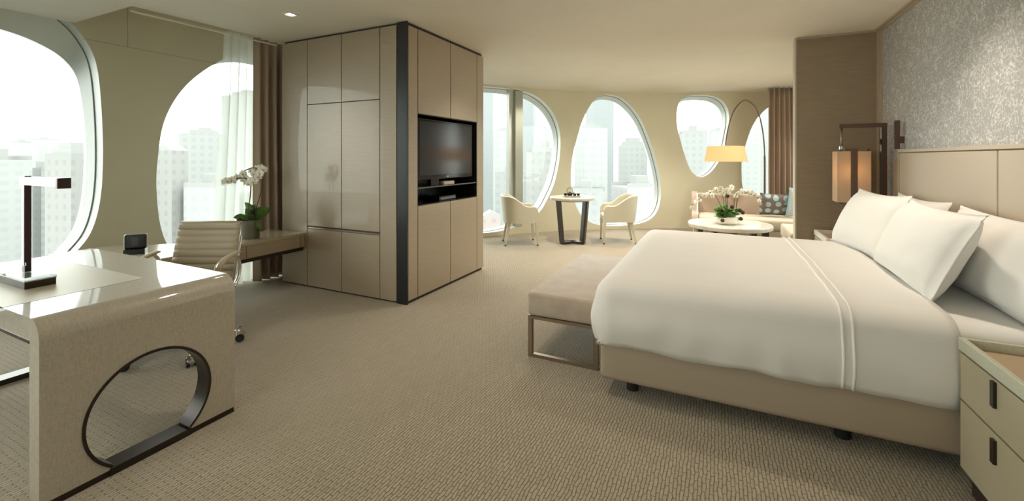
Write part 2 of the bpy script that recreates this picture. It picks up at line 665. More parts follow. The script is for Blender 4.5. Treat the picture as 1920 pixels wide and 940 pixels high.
W[6] = [(15.718, 2.354), (15.559, 2.202), (15.412, 1.977), (15.284, 1.597), (15.225, 1.329), (15.22, 1.061),
        (15.244, 0.792), (15.4, .45), (15.7, .25), (16.2, .28), (16.6, .7), (16.75, 1.5), (16.6, 2.1), (16.3, 2.42),
        (15.97, 2.47)]
WL = {k: smooth_loop(v, 5) for k, v in W.items()}


def window_wall():
    z1 = 3.0
    verts, edges = [], []
    smax = SS[-1]
    for loop in WL.values():
        b = len(verts)
        verts += [Vector(p) for p in loop]
        n = len(loop)
        edges += [(b + k, b + (k + 1) % n) for k in range(n)]
    ns = int(smax / 0.14)
    for i in range(ns + 1):
        for j in range(10):
            s, z = smax * i / ns, z1 * j / 9
            if all(min((s - p[0]) ** 2 + (z - p[1]) ** 2 for p in lp) > 0.0009 for lp in WL.values()):
                verts.append(Vector((s, z)))
    res = delaunay_2d_cdt(verts, edges, [], 0, 1e-5)
    bm = BM()
    vv = [bm.verts.new(wallpt(p.x, p.y)) for p in res[0]]
    for f in res[2]:
        cx = sum(res[0][i].x for i in f) / 3
        cy = sum(res[0][i].y for i in f) / 3
        if any(inside(cx, cy, lp) for lp in WL.values()):
            continue
        bm.faces.new([vv[i] for i in f])
    bmesh.ops.delete(bm, geom=[v for v in bm.verts if not v.link_faces], context='VERTS')
    # a back skin gives the wall its thickness
    return link('wall_window', bm, M['wall'], smooth=True, kind='structure')


window_wall()
DEPTH = 0.30
for k, lp in WL.items():
    root = thing('window_%d' % k, None, None, kind='structure')
    n = len(lp)
    cz = sum(p[1] for p in lp) / n
    cs = sum(p[0] for p in lp) / n
    shrink = 0.23 if k == 1 else 0.06

    def outp(p):
        u = max(0, (p[1] - 1.5) / 1.15)
        return (p[0] + (cs - p[0]) * (0.010 + .022 * u), p[1] - shrink * u * u)
    bm = BM()
    rows = []
    for d in (0, .02, .135):
        rows.append([bm.verts.new(wallpt(p[0], p[1], d)) for p in lp])
    rows.append([bm.verts.new(wallpt(*outp(p), DEPTH)) for p in lp])
    rows.append([bm.verts.new(wallpt(*outp(p), DEPTH + .05)) for p in lp])
    for a, b in zip(rows, rows[1:]):
        for i in range(n):
            bm.faces.new((a[i], a[(i + 1) % n], b[(i + 1) % n], b[i]))
    link('window_reveal', bm, M['reveal'], root, smooth=True, auto=40)
    bm = BM()
    tube(bm, [wallpt(cs + (p[0] - cs) * .999, cz + (p[1] - cz) * .999, .14) for p in lp + [lp[0]]], 0.008, 6, cap=False)
    link('window_seal', bm, M['seal'], root)
    bm = BM()
    c = bm.verts.new(wallpt(cs, cz, DEPTH))
    ring = []
    for fr in (.25, .5, .75, 1):
        ring.append([bm.verts.new(wallpt(cs + (outp(p)[0] - cs) * fr, cz + (outp(p)[1] - cz) * fr, DEPTH)) for p in lp])
    for i in range(n):
        bm.faces.new((c, ring[0][i], ring[0][(i + 1) % n]))
        for a, b in zip(ring, ring[1:]):
            bm.faces.new((a[i], a[(i + 1) % n], b[(i + 1) % n], b[i]))
    link('window_pane', bm, M['glass'], root, smooth=True)
    if k == 3:
        bm = BM()
        for s0, s1, o0, o1 in ((10.735, 10.885, 0.0, .10),):
            a, b = wallpt(s0, 0, o0), wallpt(s1, 0, o0)
            c2, d2 = wallpt(s1, 0, o1), wallpt(s0, 0, o1)
            prism(bm, [(a.x, a.y), (b.x, b.y), (c2.x, c2.y), (d2.x, d2.y)], .12, 2.59)
        link('mullion', bm, M['mullion'], root)
        bm = BM()
        for s0, s1, z0, z1 in ((10.655, 10.735, .10, 2.61), (10.735, 10.80, .10, 2.61)):
            a, b = wallpt(s0, 0, .10), wallpt(s1, 0, .10)
            c2, d2 = wallpt(s1, 0, .22), wallpt(s0, 0, .22)
            prism(bm, [(a.x, a.y), (b.x, b.y), (c2.x, c2.y), (d2.x, d2.y)], z0, z1)
        link('window_stile', bm, M['reveal'], root)
    # light portal so the sky samples well through the opening
    s0, s1 = min(p[0] for p in lp), max(p[0] for p in lp)
    z0, z1 = min(p[1] for p in lp), max(p[1] for p in lp)
    ld = bpy.data.lights.new('sky_portal', 'AREA')
    ld.shape = 'RECTANGLE'
    a, b = wallpt(s0, 0, .28), wallpt(s1, 0, .28)
    ld.size = (b - a).length + .1
    ld.size_y = z1 - z0 + .1
    ld.cycles.is_portal = True
    lo = bpy.data.objects.new('sky_portal', ld)
    COL.objects.link(lo)
    t = (b - a).normalized()
    inn = Vector((t.y, -t.x, 0))
    mid = wallpt((s0 + s1) / 2, (z0 + z1) / 2, .36)
    lo.matrix_world = Matrix.Translation(mid) @ Matrix((t, Vector((0, 0, 1)), -inn)).transposed().to_4x4()


# ------------------------------------------------------------------ floor, ceiling, walls
def outline(off=0.02, ymin=-2.5):
    pts = []
    s = 0
    while s <= SS[-1]:
        p = wallpt(s, 0, off)
        if p.y >= ymin:
            pts.append((p.x, p.y))
        s += 0.2
    e = wallpt(SS[-1], 0, off)
    pts.append((e.x, e.y))
    return pts


cur = outline()
tail = [(3.2, 5.54), (1.45, 5.54), (1.45, -2.5), (-5.52, -2.5)]
bm = prism(BM(), cur + tail, -0.12, 0)
link('floor', bm, M['carpet'], kind='structure')
# the ceiling is cut back along the left windows to leave a curtain recess
cl = [p for p in cur if p[1] < 1.89] + [(-5.52, 1.89), (-4.46, 1.89), (-4.36, 3.3), (-4.36, 4.75)] + \
     [p for p in cur if p[1] > 4.75]
bm = prism(BM(), cl + tail, CEIL, 3.0)
link('ceiling', bm, M['ceiling'], kind='structure')
bm = box(BM(), -5.6, -4.3, 1.8, 4.9, 3.0, 3.05)
link('ceiling_recess', bm, M['ceiling'], kind='structure')
bm = bar(BM(), (-4.50, 1.90, 2.622), (-4.42, 3.18, 2.622), .02, .012)
link('trim_1', bm, M['ceiling'], kind='structure')

link('wall_headboard', box(BM(), 1.45, 1.55, -2.5, 5.46, 0, CEIL), M['wallpaper'], kind='structure')
link('wall_partition', box(BM(), .75, 1.55, 5.46, 5.58, 0, CEIL), M['veneer_dark'], kind='structure')
link('trim_2', box(BM(), .735, .75, 5.455, 5.585, 0, CEIL), M['plain_wall'], kind='structure')
link('wall_alcove', box(BM(), 1.55, 3.3, 5.44, 5.54, 0, CEIL), M['plain_wall'], kind='structure')
bm = BM()
for y0, y1, z0, z1 in ((5.54, 6.0, 0, CEIL), (9.5, 10.1, 0, CEIL), (6.0, 9.5, 0, .1), (6.0, 9.5, 2.5, CEIL), (7.7, 7.8, .1, 2.5)):
    box(bm, 3.2, 3.3, y0, y1, z0, z1)
link('wall_right', bm, M['plain_wall'], kind='structure')
root = thing('window_8', None, None, kind='structure')  # unseen opening added to bring side daylight into the sitting corner
link('window_pane', box(BM(), 3.27, 3.28, 6.0, 9.5, .1, 2.5), M['glass'], root)
ld = bpy.data.lights.new('sky_portal', 'AREA')
ld.shape = 'RECTANGLE'
ld.size, ld.size_y = 2.4, 3.5
ld.cycles.is_portal = True
lo = bpy.data.objects.new('sky_portal', ld)
COL.objects.link(lo)
lo.location = (3.34, 7.75, 1.3)
lo.rotation_euler = (0, PI / 2, 0)
bm = BM()
for x0, x1, z0, z1 in ((-5.6, -3.2, 0, CEIL), (-.8, 1.55, 0, CEIL), (-3.2, -.8, 0, .9), (-3.2, -.8, 2.3, CEIL), (-2.05, -1.95, .9, 2.3)):
    box(bm, x0, x1, -2.65, -2.5, z0, z1)
link('wall_rear', bm, M['plain_wall'], kind='structure')
seam = [wallpt(4.95 + 2.1 * k / 30, 2.52, -.0005) for k in range(31)]
bm = tube(BM(), seam, .0022, 4)
tube(bm, [wallpt(5.30, 2.52, -.0005), wallpt(5.30, 2.99, -.0005)], .0022, 4)
link('trim_7', bm, mat('wall_seam', (.42, .38, .29), .8), kind='structure')
root = thing('window_7', None, None, kind='structure')  # unseen opening added behind the camera as soft daylight fill
link('window_pane', box(BM(), -3.2, -.8, -2.6, -2.59, .9, 2.3), M['glass'], root)
ld = bpy.data.lights.new('sky_portal', 'AREA')
ld.shape = 'RECTANGLE'
ld.size, ld.size_y = 2.4, 1.4
ld.cycles.is_portal = True
lo = bpy.data.objects.new('sky_portal', ld)
COL.objects.link(lo)
lo.location = (-2, -2.7, 1.6)
lo.rotation_euler = (PI / 2, 0, 0)
lo.rotation_euler = (-PI / 2, 0, 0)
M['cornice'] = mat('cornice_paint', (0.46, 0.38, 0.28), 0.6)
bm = BM()
box(bm, 1.405, 1.45, -2.5, 5.41, CEIL - .018, CEIL)
box(bm, 1.43, 1.45, -2.5, 5.41, CEIL - .035, CEIL - .018)
link('trim_3', bm, M['cornice'], kind='structure')
bm = BM()
box(bm, 1.425, 1.45, 5.40, 5.46, 0, CEIL - .02)
box(bm, 1.44, 1.45, 5.37, 5.40, 0, CEIL - .02)
link('trim_4', bm, M['cornice'], kind='structure')
link('trim_5', box(BM(), .75, 1.45, 5.435, 5.46, CEIL - .022, CEIL), M['cornice'], kind='structure')

# ------------------------------------------------------------------ tall storage block with the television
root = thing('wardrobe', 'tall built-in beige wood storage block with black corner post and television niche', 'wardrobe', (-2.62, 3.2, 0))
OX, OY = -2.62, 3.2


def wpart(name, x0, x1, y0, y1, z0, z1, m, r=.0015, parent=root):
    bm = BM()
    box(bm, x0 - OX, x1 - OX, y0 - OY, y1 - OY, z0, z1, r, 1)
    return link(name, bm, m, parent)


TOP = CEIL - .012
bm = BM()       # dark core, set back behind the panels, open at the niche
box(bm, -4.33 - OX, -3.05 - OX, .018, 1.43, 0, TOP + .01)
box(bm, -3.05 - OX, -.018, .018, .165, 0, TOP + .01)
box(bm, -3.05 - OX, -.018, 1.285, 1.43, 0, TOP + .01)
box(bm, -3.05 - OX, -.018, .165, 1.285, 0, .91)
box(bm, -3.05 - OX, -.018, .165, 1.285, 1.80, TOP + .01)
link('carcass', bm, M['gap'], root)
g = .004
xl = [-4.35, -3.954, -3.456, -2.949, -2.742]
wpart('side_panel', xl[0], xl[1] - g, 3.2, 3.218, .015, TOP - .01, M['veneer'])
for a, b in ((1, 2), (2, 3)):
    wpart('upper_door', xl[a] + g, xl[b] - g, 3.2, 3.218, 1.944, TOP - .01, M['veneer'])
    wpart('wardrobe_door', xl[a] + g, xl[b] - g, 3.2, 3.218, .655, 1.936, M['veneer'])
    wpart('lower_door', xl[a] + g, xl[b] - g, 3.2, 3.218, .015, .622, M['veneer'])
wpart('grip_rail', xl[1] + g, xl[3] - g, 3.206, 3.22, .626, .640, M['steel'])
wpart('side_panel', xl[3] + g, xl[4] - g, 3.2, 3.218, .015, TOP - .01, M['veneer'])
wpart('corner_post', -2.735, -2.617, 3.197, 3.216, 0, TOP + .011, M['black_post'])
yy = [3.222, 3.363, 3.928, 4.492, 4.65]
wpart('side_panel', -2.638, -2.62, yy[0] + .0, yy[1] - .005, .03, TOP - .022, M['veneer'])
for a, b in ((1, 2), (2, 3)):
    wpart('upper_door', -2.638, -2.62, yy[a] + .005, yy[b] - .005, 1.806, TOP - .022, M['veneer'])
    wpart('lower_door', -2.638, -2.62, yy[a] + .005, yy[b] - .005, .03, .905, M['veneer'])
wpart('side_panel', -2.638, -2.62, yy[3] + .005, yy[4], .03, TOP - .022, M['veneer'])
wpart('end_panel', -4.33, -2.64, 4.632, 4.65, .0, TOP, M['veneer'])
bm = BM()
box(bm, -3.04 - OX, -3.02 - OX, .165, 1.285, .91, 1.8)
box(bm, -3.02 - OX, -.003, .163, .167, .91, 1.8)
box(bm, -3.02 - OX, -.003, 1.283, 1.289, .91, 1.8)
box(bm, -3.02 - OX, -.003, .165, 1.285, .908, .914)
box(bm, -3.02 - OX, -.003, .165, 1.285, 1.797, 1.803)
link('niche_lining', bm, M['niche'], root)
wpart('niche_shelf', -3.02, -2.632, 3.37, 4.483, 1.072, 1.084, M['niche'])
wpart('shelf_edge', -2.632, -2.628, 3.37, 4.483, 1.072, 1.084, mat('shelf_edge', (.12, .12, .11), .3))

tv = thing('television', 'flat black television mounted in the niche of the wood storage block', 'television', (-2.66, 3.9, 1.155))
bm = BM()
box(bm, -.05, .02, -.515, .515, 0, .61, .006, 2)
link('casing', bm, M['tv_bezel'], tv)
bm = BM()
box(bm, .018, .0215, -.488, .488, .045, .585)
link('screen', bm, M['screen'], tv)
bm = BM()
box(bm, .02, .022, -.02, .02, .018, .026)
link('badge', bm, M['silver'], tv)
bm = BM()
box(bm, -.05, -.01, -.26, -.12, -.07, .01)
link('stand_neck', bm, M['tv_bezel'], tv)

o = link('remote_box', box(BM(), -.07, .07, -.10, .10, 0, .038, .004, 2), M['beige_plastic'], loc=(-2.715, 3.94, 1.0845))
tag(o, 'small beige box on the niche shelf below the television', 'box')
mp_ = thing('media_player', 'slim black media player on the floor of the television niche', 'media player', (-2.80, 3.98, .9145))
link('body', box(BM(), -.11, .11, -.16, .16, 0, .045, .004, 2), M['black_plastic'], mp_)
link('front_strip', box(BM(), .111, .114, -.14, .14, .012, .03), M['seal'], mp_)
bm = BM()
for q in (0, .03):
    tube(bm, smooth_loop([(-.1, -.05 + q, .0), (-.05, -.06 + q, .05), (.0, -.09 + q, .09), (-.06, -.05 + q, .15)], 6, False), .004, 6)
o = link('cable', bm, M['black_plastic'], loc=(-2.80, 3.72, .916))
tag(o, 'thin black cables hanging at the back of the television niche', 'cable')


# ------------------------------------------------------------------ waterfall desk
def desk():
    X0, X1, Y0, Y1, T, TH = -3.98, -2.36, .71, 1.455, .74, .09
    d = thing('desk', 'glossy beige waterfall desk with a round black-rimmed opening in its end panel', 'desk', ((X0 + X1) / 2, (Y0 + Y1) / 2, 0))
    cx, cy = d.location.x, d.location.y
    # slab and the two bends, profile in x,z
    zb = .56
    prof = []
    R = .085

    def arc(ox, oz, r, a0, a1, n=8):
        return [(ox + r * math.cos(math.radians(a0 + (a1 - a0) * k / n)), oz + r * math.sin(math.radians(a0 + (a1 - a0) * k / n)))
                for k in range(n + 1)]
    prof += [(X1, zb)] + arc(X1 - R, T - R, R, 0, 90) + arc(X0 + R, T - R, R, 90, 180) + [(X0, zb)]
    prof += [(X0 + TH, zb)] + arc(X0 + TH + .02, T - TH - .02 + .02 - .02, .02, 180, 90, 4)
    prof += arc(X1 - TH - .02, T - TH - .02, .02, 90, 0, 4) + [(X1 - TH, zb)]
    mtx = Matrix(((1, 0, 0, 0), (0, 0, 1, 0), (0, 1, 0, 0), (0, 0, 0, 1)))
    bm = BM()
    prism(bm, [(x - cx, z) for x, z in prof], Y0 - cy, Y1 - cy, mtx)
    HC, HZ, HR = 1.083, .232, .25
    for xa, xb in ((X1 - TH, X1), (X0, X0 + TH)):
        # plate with the opening, in (y,z)
        verts = [Vector((Y0, .028)), Vector((HC - .155, .028)), Vector((HC + .155, .028)), Vector((Y1, .028)), Vector((Y1, zb)), Vector((Y0, zb))]
        hole = []
        for k in range(49):
            a = math.radians(-52 + (284 * k / 48))
            hole.append((HC + HR * math.cos(a), HZ + HR * math.sin(a)))
        hole = [(HC + .155, .028)] + hole + [(HC - .155, .028)]
        poly = [(Y0, .028)] + hole[::-1] + [(Y1, .028), (Y1, zb), (Y0, zb)]
        m2 = Matrix(((0, 0, 1, 0), (1, 0, 0, 0), (0, 1, 0, 0), (0, 0, 0, 1)))
        prism(bm, [(y - cy, z) for y, z in poly], xa - cx, xb - cx, m2)
    bmesh.ops.remove_doubles(bm, verts=bm.verts, dist=1e-4)
    link('desk_body', bm, M['desk'], d, auto=30)
    for xa, xb in ((X1 - TH, X1), (X0, X0 + TH)):
        bm = BM()
        xa, xb = xa - cx - .004, xb - cx + .004
        th = .012
        a0, a1 = math.radians(-52), math.radians(232)
        pa = []
        for k in range(61):
            a = a0 + (a1 - a0) * k / 60
            pa.append((math.cos(a), math.sin(a)))
        rings = []
        for c, s in pa:
            yo, zo = HC - cy + HR * c, HZ + HR * s
            yi, zi = HC - cy + (HR - th) * c, HZ + (HR - th) * s
            rings.append([bm.verts.new((xa, yo, zo)), bm.verts.new((xb, yo, zo)), bm.verts.new((xb, yi, zi)), bm.verts.new((xa, yi, zi))])
        for p, q in zip(rings, rings[1:]):
            for k in range(4):
                bm.faces.new((p[k], p[(k + 1) % 4], q[(k + 1) % 4], q[k]))
        bm.faces.new(rings[0])
        bm.faces.new(rings[-1][::-1])
        # sill of the opening
        box(bm, xa, xb, HC - cy - .158, HC - cy + .158, .002, .034)
        link('opening_rim', bm, M['gap'] if 0 else M['rim'], d, auto=35)
        bm = BM()
        box(bm, xa + .008, xb - .006, Y0 - cy + .006, Y1 - cy - .004, 0, .028)
        link('plinth', bm, M['rim'], d)
    bm = BM()
    box(bm, -3.50 - cx, -2.72 - cx, Y0 - cy + .0, 1.205 - cy, T - .004, T + .0012)
    link('writing_inlay', bm, M['inlay'], d)
    bm = BM()
    box(bm, X0 + TH - cx, X1 - TH - cx, Y0 - cy - .0015, Y0 - cy + .01, T - TH - .012, T - TH + .001)
    link('edge_strip', bm, M['rim'], d)
    return d


M['rim'] = mat('dark_bronze_rim', (0.035, 0.026, 0.02), 0.3, metal=0.5)
desk()

# desk lamp
dl = thing('desk_lamp', 'angular white and dark brown desk lamp with a clear block base on the desk', 'lamp', (-3.155, .905, .7415))
link('base', box(BM(), -.165, .165, -.055, .055, 0, .036, .001, 1), M['rim'], dl)
link('base_cap', box(BM(), -.167, .167, -.057, .057, .037, .055, .001, 1), M['acrylic'], dl)
link('base_plate', box(BM(), -.166, .166, -.056, .056, .034, .039), M['white_metal'], dl)
bm = BM()
box(bm, -.017, .017, -.012, .012, .056, .54)
link('pole', bm, M['brown_metal'], dl)
link('pole_face', box(BM(), -.017, .012, -.0135, -.0121, .09, .515), M['white_metal'], dl)
link('switch', box(BM(), .02, .036, -.012, .006, .09, .106), M['brown_metal'], dl)
link('arm', box(BM(), -.017, .40, -.022, .022, .495, .535, .001, 1), M['white_metal'], dl)
link('arm_end', box(BM(), .4005, .420, -.024, .024, .488, .537, .001, 1), M['brown_metal'], dl)

# ------------------------------------------------------------------ low credenza between desk and storage block
cr = thing('credenza', 'long low floating beige sideboard joining the storage block below the window', 'sideboard', (-3.98, 3.19, 0))
poly = [(-3.98, 1.55), (-3.98, 3.192), (-4.545, 3.192), (-4.50, 2.3), (-4.98, 1.93), (-4.98, 1.55)]
lp = [(x + 3.98, y - 3.19) for x, y in poly]
link('top', prism(BM(), lp, .548, .576), M['cred_top'], cr)
bm = prism(BM(), [(x * .97 - .012, y) for x, y in lp], .425, .5475)
link('body', bm, M['veneer'], cr)
for a, b in ((1.56, 2.56), (2.566, 3.135)):
    link('drawer', box(BM(), -.016, -.002, a - 3.19, b - 3.19, .43, .546, .001, 1), M['veneer'], cr)
link('filler', box(BM(), -.016, -.002, 3.14 - 3.19, .001, .43, .546), M['veneer'], cr)
bm = prism(BM(), [(x * .93 - .03, y) for x, y in lp], .385, .4245)
link('underframe', bm, M['dark_wood'], cr)
link('support_panel', box(BM(), -.95, -.78, 1.56 - 3.19, 1.60 - 3.19, 0, .385), M['veneer'], cr)

ck = thing('alarm_clock', 'small black and silver alarm clock dock on the low sideboard', 'clock', (-4.33, 1.86, .5765), math.radians(52))
link('stand', box(BM(), -.07, .07, -.04, .045, 0, .05, .006, 2), M['black_plastic'], ck)
link('body', box(BM(), -.072, .072, -.012, .035, .05, .165, .012, 3), M['black_plastic'], ck)
link('rim', box(BM(), -.077, .077, .0, .03, .046, .169, .014, 3), M['silver'], ck)
link('display', box(BM(), -.022, .022, -.0135, -.011, .075, .145), mat('clock_display', (.06, .065, .08), .2), ck)
link('base_rim', box(BM(), -.074, .074, -.043, .04, 0, .006), M['silver'], ck)
bm = tube(BM(), smooth_loop([(-.07, .02, .02), (-.11, .03, .004), (-.16, .0, .004), (-.19, .03, .004)], 6, False), .0025, 6)
link('power_cord', bm, M['silver'], ck)


# ------------------------------------------------------------------ plants
def leaf_bm(L, Wd, bend, mtx):
    t = BM()
    rows = []
    n = 10
    for i in range(n + 1):
        u = i / n
        w = Wd * math.sin(PI * min(1, u * .93 + .05)) ** .7 * (1 if u < 1 else .02)
        x = L * u
        z = bend * math.sin(u * 2.0) * L - .5 * bend * L * u * u
        rows.append([t.verts.new((x, w * q / 2, z + abs(q) * w * .16)) for q in (-1, -.5, 0, .5, 1)])
    for a, b in zip(rows, rows[1:]):
        for k in range(4):
            t.faces.new((a[k], a[k + 1], b[k + 1], b[k]))
    bmesh.ops.solidify(t, geom=t.faces[:], thickness=.003)
    bmesh.ops.transform(t, matrix=mtx, verts=t.verts)
    return t


def flower_mesh():
    t = BM()
    for k, (ang, L, w) in enumerate([(90, .036, .026), (210, .036, .026), (330, .036, .026), (20, .038, .040), (160, .038, .040)]):
        a = math.radians(ang)
        ca, sa = math.cos(a), math.sin(a)
        rows = []
        for i in range(6):
            u = i / 5
            ww = w * math.sin(PI * (u * .85 + .1)) ** .8
            rows.append([(L * u, q * ww / 2, .006 * math.sin(PI * u) - .004 * abs(q)) for q in (-1, 0, 1)])
        vs = [[t.verts.new((x * ca - y * sa, x * sa + y * ca, z + (k > 2) * .002)) for x, y, z in r] for r in rows]
        for p, q in zip(vs, vs[1:]):
            for j in range(2):
                t.faces.new((p[j], p[j + 1], q[j + 1], q[j]))
    s = bmesh.new()
    bmesh.ops.create_icosphere(s, subdivisions=1, radius=.0075, matrix=Matrix.Translation((0, -.003, .006)))
    for f in s.faces:
        f.material_index = 1
    absorb(t, s)
    me = bpy.data.meshes.new('orchid_flower')
    t.to_mesh(me)
    t.free()
    for p in me.polygons:
        p.use_smooth = True
    me.materials.append(M['petal'])
    me.materials.append(M['petal_core'])
    return me


FLOWER = flower_mesh()


def add_flower(parent, p, face, sc_=1.0):
    o = bpy.data.objects.new('flower', FLOWER)
    COL.objects.link(o)
    o.parent = parent
    z = Vector(face).normalized()
    q = z.to_track_quat('Z', 'Y')
    o.matrix_local = Matrix.Translation(p) @ q.to_matrix().to_4x4() @ Matrix.Rotation(random.uniform(-.4, .4), 4, 'Z') @ Matrix.Scale(sc_, 4)
    return o


RT = Vector((math.cos(YAW), math.sin(YAW), 0))        # direction to the right of the room as seen from the bed side
TO = Vector((math.sin(YAW), -math.cos(YAW), 0))       # direction back towards the bed side


def leaf(parent, ang, pitch, L, w, bend, z, off=.0, m=None, roll=0.0):
    mt = Matrix.Translation((off * math.cos(ang), off * math.sin(ang), z)) @ Matrix.Rotation(ang, 4, 'Z') @ Matrix.Rotation(-pitch, 4, 'Y') @ Matrix.Rotation(roll, 4, 'X')
    link('leaf', leaf_bm(L, w, bend, mt), m or M['leaf'], parent, smooth=True)


pt = thing('potted_orchid', 'white orchid in a square-shouldered grey pot on the low sideboard by the window', 'potted plant', (-4.19, 2.74, .5765))
bm = lathe(BM(), [(0, 0), (.078, 0), (.088, .18), (.080, .182), (.078, .165), (0, .165)], 36)
link('pot', bm, M['pot'], pt, auto=35)
for a, p, L, w, b, ro in ((175, 1.25, .20, .15, .10, 1.15), (5, .65, .21, .13, .15, -.9), (-20, -.45, .17, .13, -.15, -1.0), (200, .25, .15, .10, .2, .9),
                          (95, 1.0, .18, .12, .3, 0), (270, .5, .14, .11, .3, 0), (20, 1.0, .15, .11, .2, -1.0), (150, .6, .17, .11, .3, .8)):
    leaf(pt, math.radians(a) + YAW, p, L, w, b, .165, .01, roll=ro)


def R3(r, z, to=0.0):
    v = RT * r + TO * to
    return (v.x, v.y, z)


stems = [[(.0, .17, .05), (.015, .30, .06), (.03, .42, .06), (.035, .52, .06), (.01, .585, .06), (-.07, .60, .06), (-.16, .575, .06), (-.235, .56, .05)],
         [(.03, .17, 0), (.06, .32, 0), (.10, .46, 0), (.12, .56, .01), (.12, .66, .03), (.06, .70, .04), (.0, .685, .05), (-.05, .66, .05)]]
for st in stems:
    pts = smooth_loop([R3(a, z, t) for a, z, t in st], 6, False)
    link('stem', tube(BM(), pts, .005, 6), M['stem'], pt, smooth=True)
fl = [(-.02, .60), (-.06, .575), (-.10, .60), (-.15, .575), (-.03, .55), (.02, .54), (.04, .575), (.07, .56), (-.03, .64),
      (.10, .66), (.14, .645), (.12, .61), (.16, .68), (.07, .69), (.02, .67), (-.19, .57), (.13, .70), (.05, .64), (-.22, .565), (.09, .585)]
for a, z in fl:
    v = Vector(R3(a, z, .05 + random.uniform(-.03, .04)))
    add_flower(pt, v, TO + Vector((random.uniform(-.5, .5), random.uniform(-.3, .3), random.uniform(-.3, .4))), random.uniform(1.0, 1.35))
for a, z in ((-.085, .19), (.03, .27)):
    s = BM()
    bmesh.ops.create_icosphere(s, subdivisions=2, radius=.022, matrix=Matrix.Translation(R3(a, z, .05)))
    link('seed_pod', s, M['seed'], pt, smooth=True)


# ------------------------------------------------------------------ office chair
def office_chair():
    c = thing('office_chair', 'beige ribbed leather office chair with chrome frame behind the desk', 'chair', (-3.44, 1.745, 0), YAW)
    # ribbed pad as one sweep
    key = [(-.27, .40), (-.25, .435), (-.15, .445), (0, .425), (.12, .415), (.19, .44), (.225, .52), (.26, .66), (.295, .79), (.312, .868)]
    pts = smooth_loop(key, 24, False)
    ac = [0]
    for p, q in zip(pts, pts[1:]):
        ac.append(ac[-1] + math.dist(p, q))

    def pad(s0, s1, name):
        bm = BM()
        rows = []
        idx = [i for i in range(len(pts)) if s0 <= ac[i] <= s1]
        for i in idx:
            a, b = pts[max(i - 1, 0)], pts[min(i + 1, len(pts) - 1)]
            d = Vector((b[0] - a[0], b[1] - a[1])).normalized()
            nrm = Vector((-d.y, d.x))
            rib = abs(math.sin(PI * ac[i] / .052)) ** .4 * .017
            f = []
            W2 = .245 - .01 * (ac[i] / ac[-1])
            for q in (-1, -.96, -.8, -.4, 0, .4, .8, .96, 1):
                e = 0.35 if abs(q) == 1 else 1
                th = .010 + rib * e
                dish = .012 * (q * q)
                f.append((q * W2, pts[i][0] + nrm.x * (th + dish), pts[i][1] + nrm.y * (th + dish)))
            g_ = []
            for q in (1, .96, .8, .4, 0, -.4, -.8, -.96, -1):
                g_.append((q * W2, pts[i][0] + nrm.x * (-.008 + .012 * q * q), pts[i][1] + nrm.y * (-.008 + .012 * q * q)))
            rows.append([bm.verts.new(v) for v in f + g_])
        n = len(rows[0])
        for p, q in zip(rows, rows[1:]):
            for k in range(n):
                bm.faces.new((p[k], p[(k + 1) % n], q[(k + 1) % n], q[k]))
        bm.faces.new(rows[0])
        bm.faces.new(rows[-1][::-1])
        return link(name, bm, M['chair_leather'], c, smooth=True, auto=50)
    pad(0, .47, 'seat')
    pad(.468, 9, 'backrest')
    bm = tube(BM(), [(-.235, .312, .868), (.235, .312, .868)], .012, 10)
    link('back_top_rail', bm, M['chair_leather'], c, smooth=True)
    for s in (-1, 1):
        x = s * .236
        rail = smooth_loop([(x, k[0] + .010, k[1] - .012) for k in key[1:-1]], 6, False)
        link('side_rail', tube(BM(), rail, .010, 8), M['chrome'], c, smooth=True)
        xa = s * .30
        loop = smooth_loop([(x, -.10, .40), (xa, -.02, .40), (xa, .10, .42), (xa, .17, .50), (xa, .175, .60), (xa, .13, .655)], 6, False)
        bm = tube(BM(), loop, .013, 8)
        tube(bm, smooth_loop([(xa, -.05, .56), (xa, -.06, .60), (xa, -.04, .628), (xa, .04, .65), (xa, .13, .66)], 6, False), .011, 8)
        link('arm_frame', bm, M['chrome'], c, smooth=True)
        pp = smooth_loop([(xa, -.045, .53), (xa, -.065, .575), (xa, -.05, .615), (xa, .0, .642), (xa, .06, .66), (xa, .16, .672)], 6, False)
        bm = tube(BM(), pp, .026, 12, flat=.42)
        link('armrest', bm, M['chair_leather'], c, smooth=True)
    bm = tube(BM(), [(0, .02, .11), (0, .02, .30)], .028, 16)
    tube(bm, [(0, .02, .29), (0, .02, .41)], .018, 16)
    link('gas_column', bm, M['chrome'], c, smooth=True, auto=40)
    link('under_plate', box(BM(), -.20, .20, -.06, .10, .385, .402, .005, 2), M['chrome'], c)
    for k in range(5):
        a = math.radians(-20 + 72 * k) - YAW
        ca, sa = math.cos(a), math.sin(a)
        bm = tube(BM(), [(ca * .02, .02 + sa * .02, .135), (ca * .16, .02 + sa * .16, .115), (ca * .29, .02 + sa * .29, .085), (ca * .345, .02 + sa * .345, .07)],
                  [.024, .019, .014, .012], 10)
        leg = link('base_leg', bm, M['chrome'], c, smooth=True)
        t = Vector((-sa, ca, 0))
        p = Vector((ca * .345, .02 + sa * .345, .03))
        bm = BM()
        for s in (-1, 1):
            tube(bm, [p + t * (s * .012), p + t * (s * .030)], .029, 18)
        link('caster', bm, M['rubber'], leg, auto=40)
        bm = tube(BM(), [p - t * .026 + Vector((0, 0, .010)), p - t * .010 + Vector((0, 0, .012)), p + t * .010 + Vector((0, 0, .012)), p + t * .026 + Vector((0, 0, .010))], [.026, .0325, .0325, .026], 18)
        tube(bm, [p + Vector((0, 0, .03)), p + Vector((0, 0, .075))], .009, 8)
        link('caster_hood', bm, M['chrome'], leg, auto=40)
    return c


office_chair()


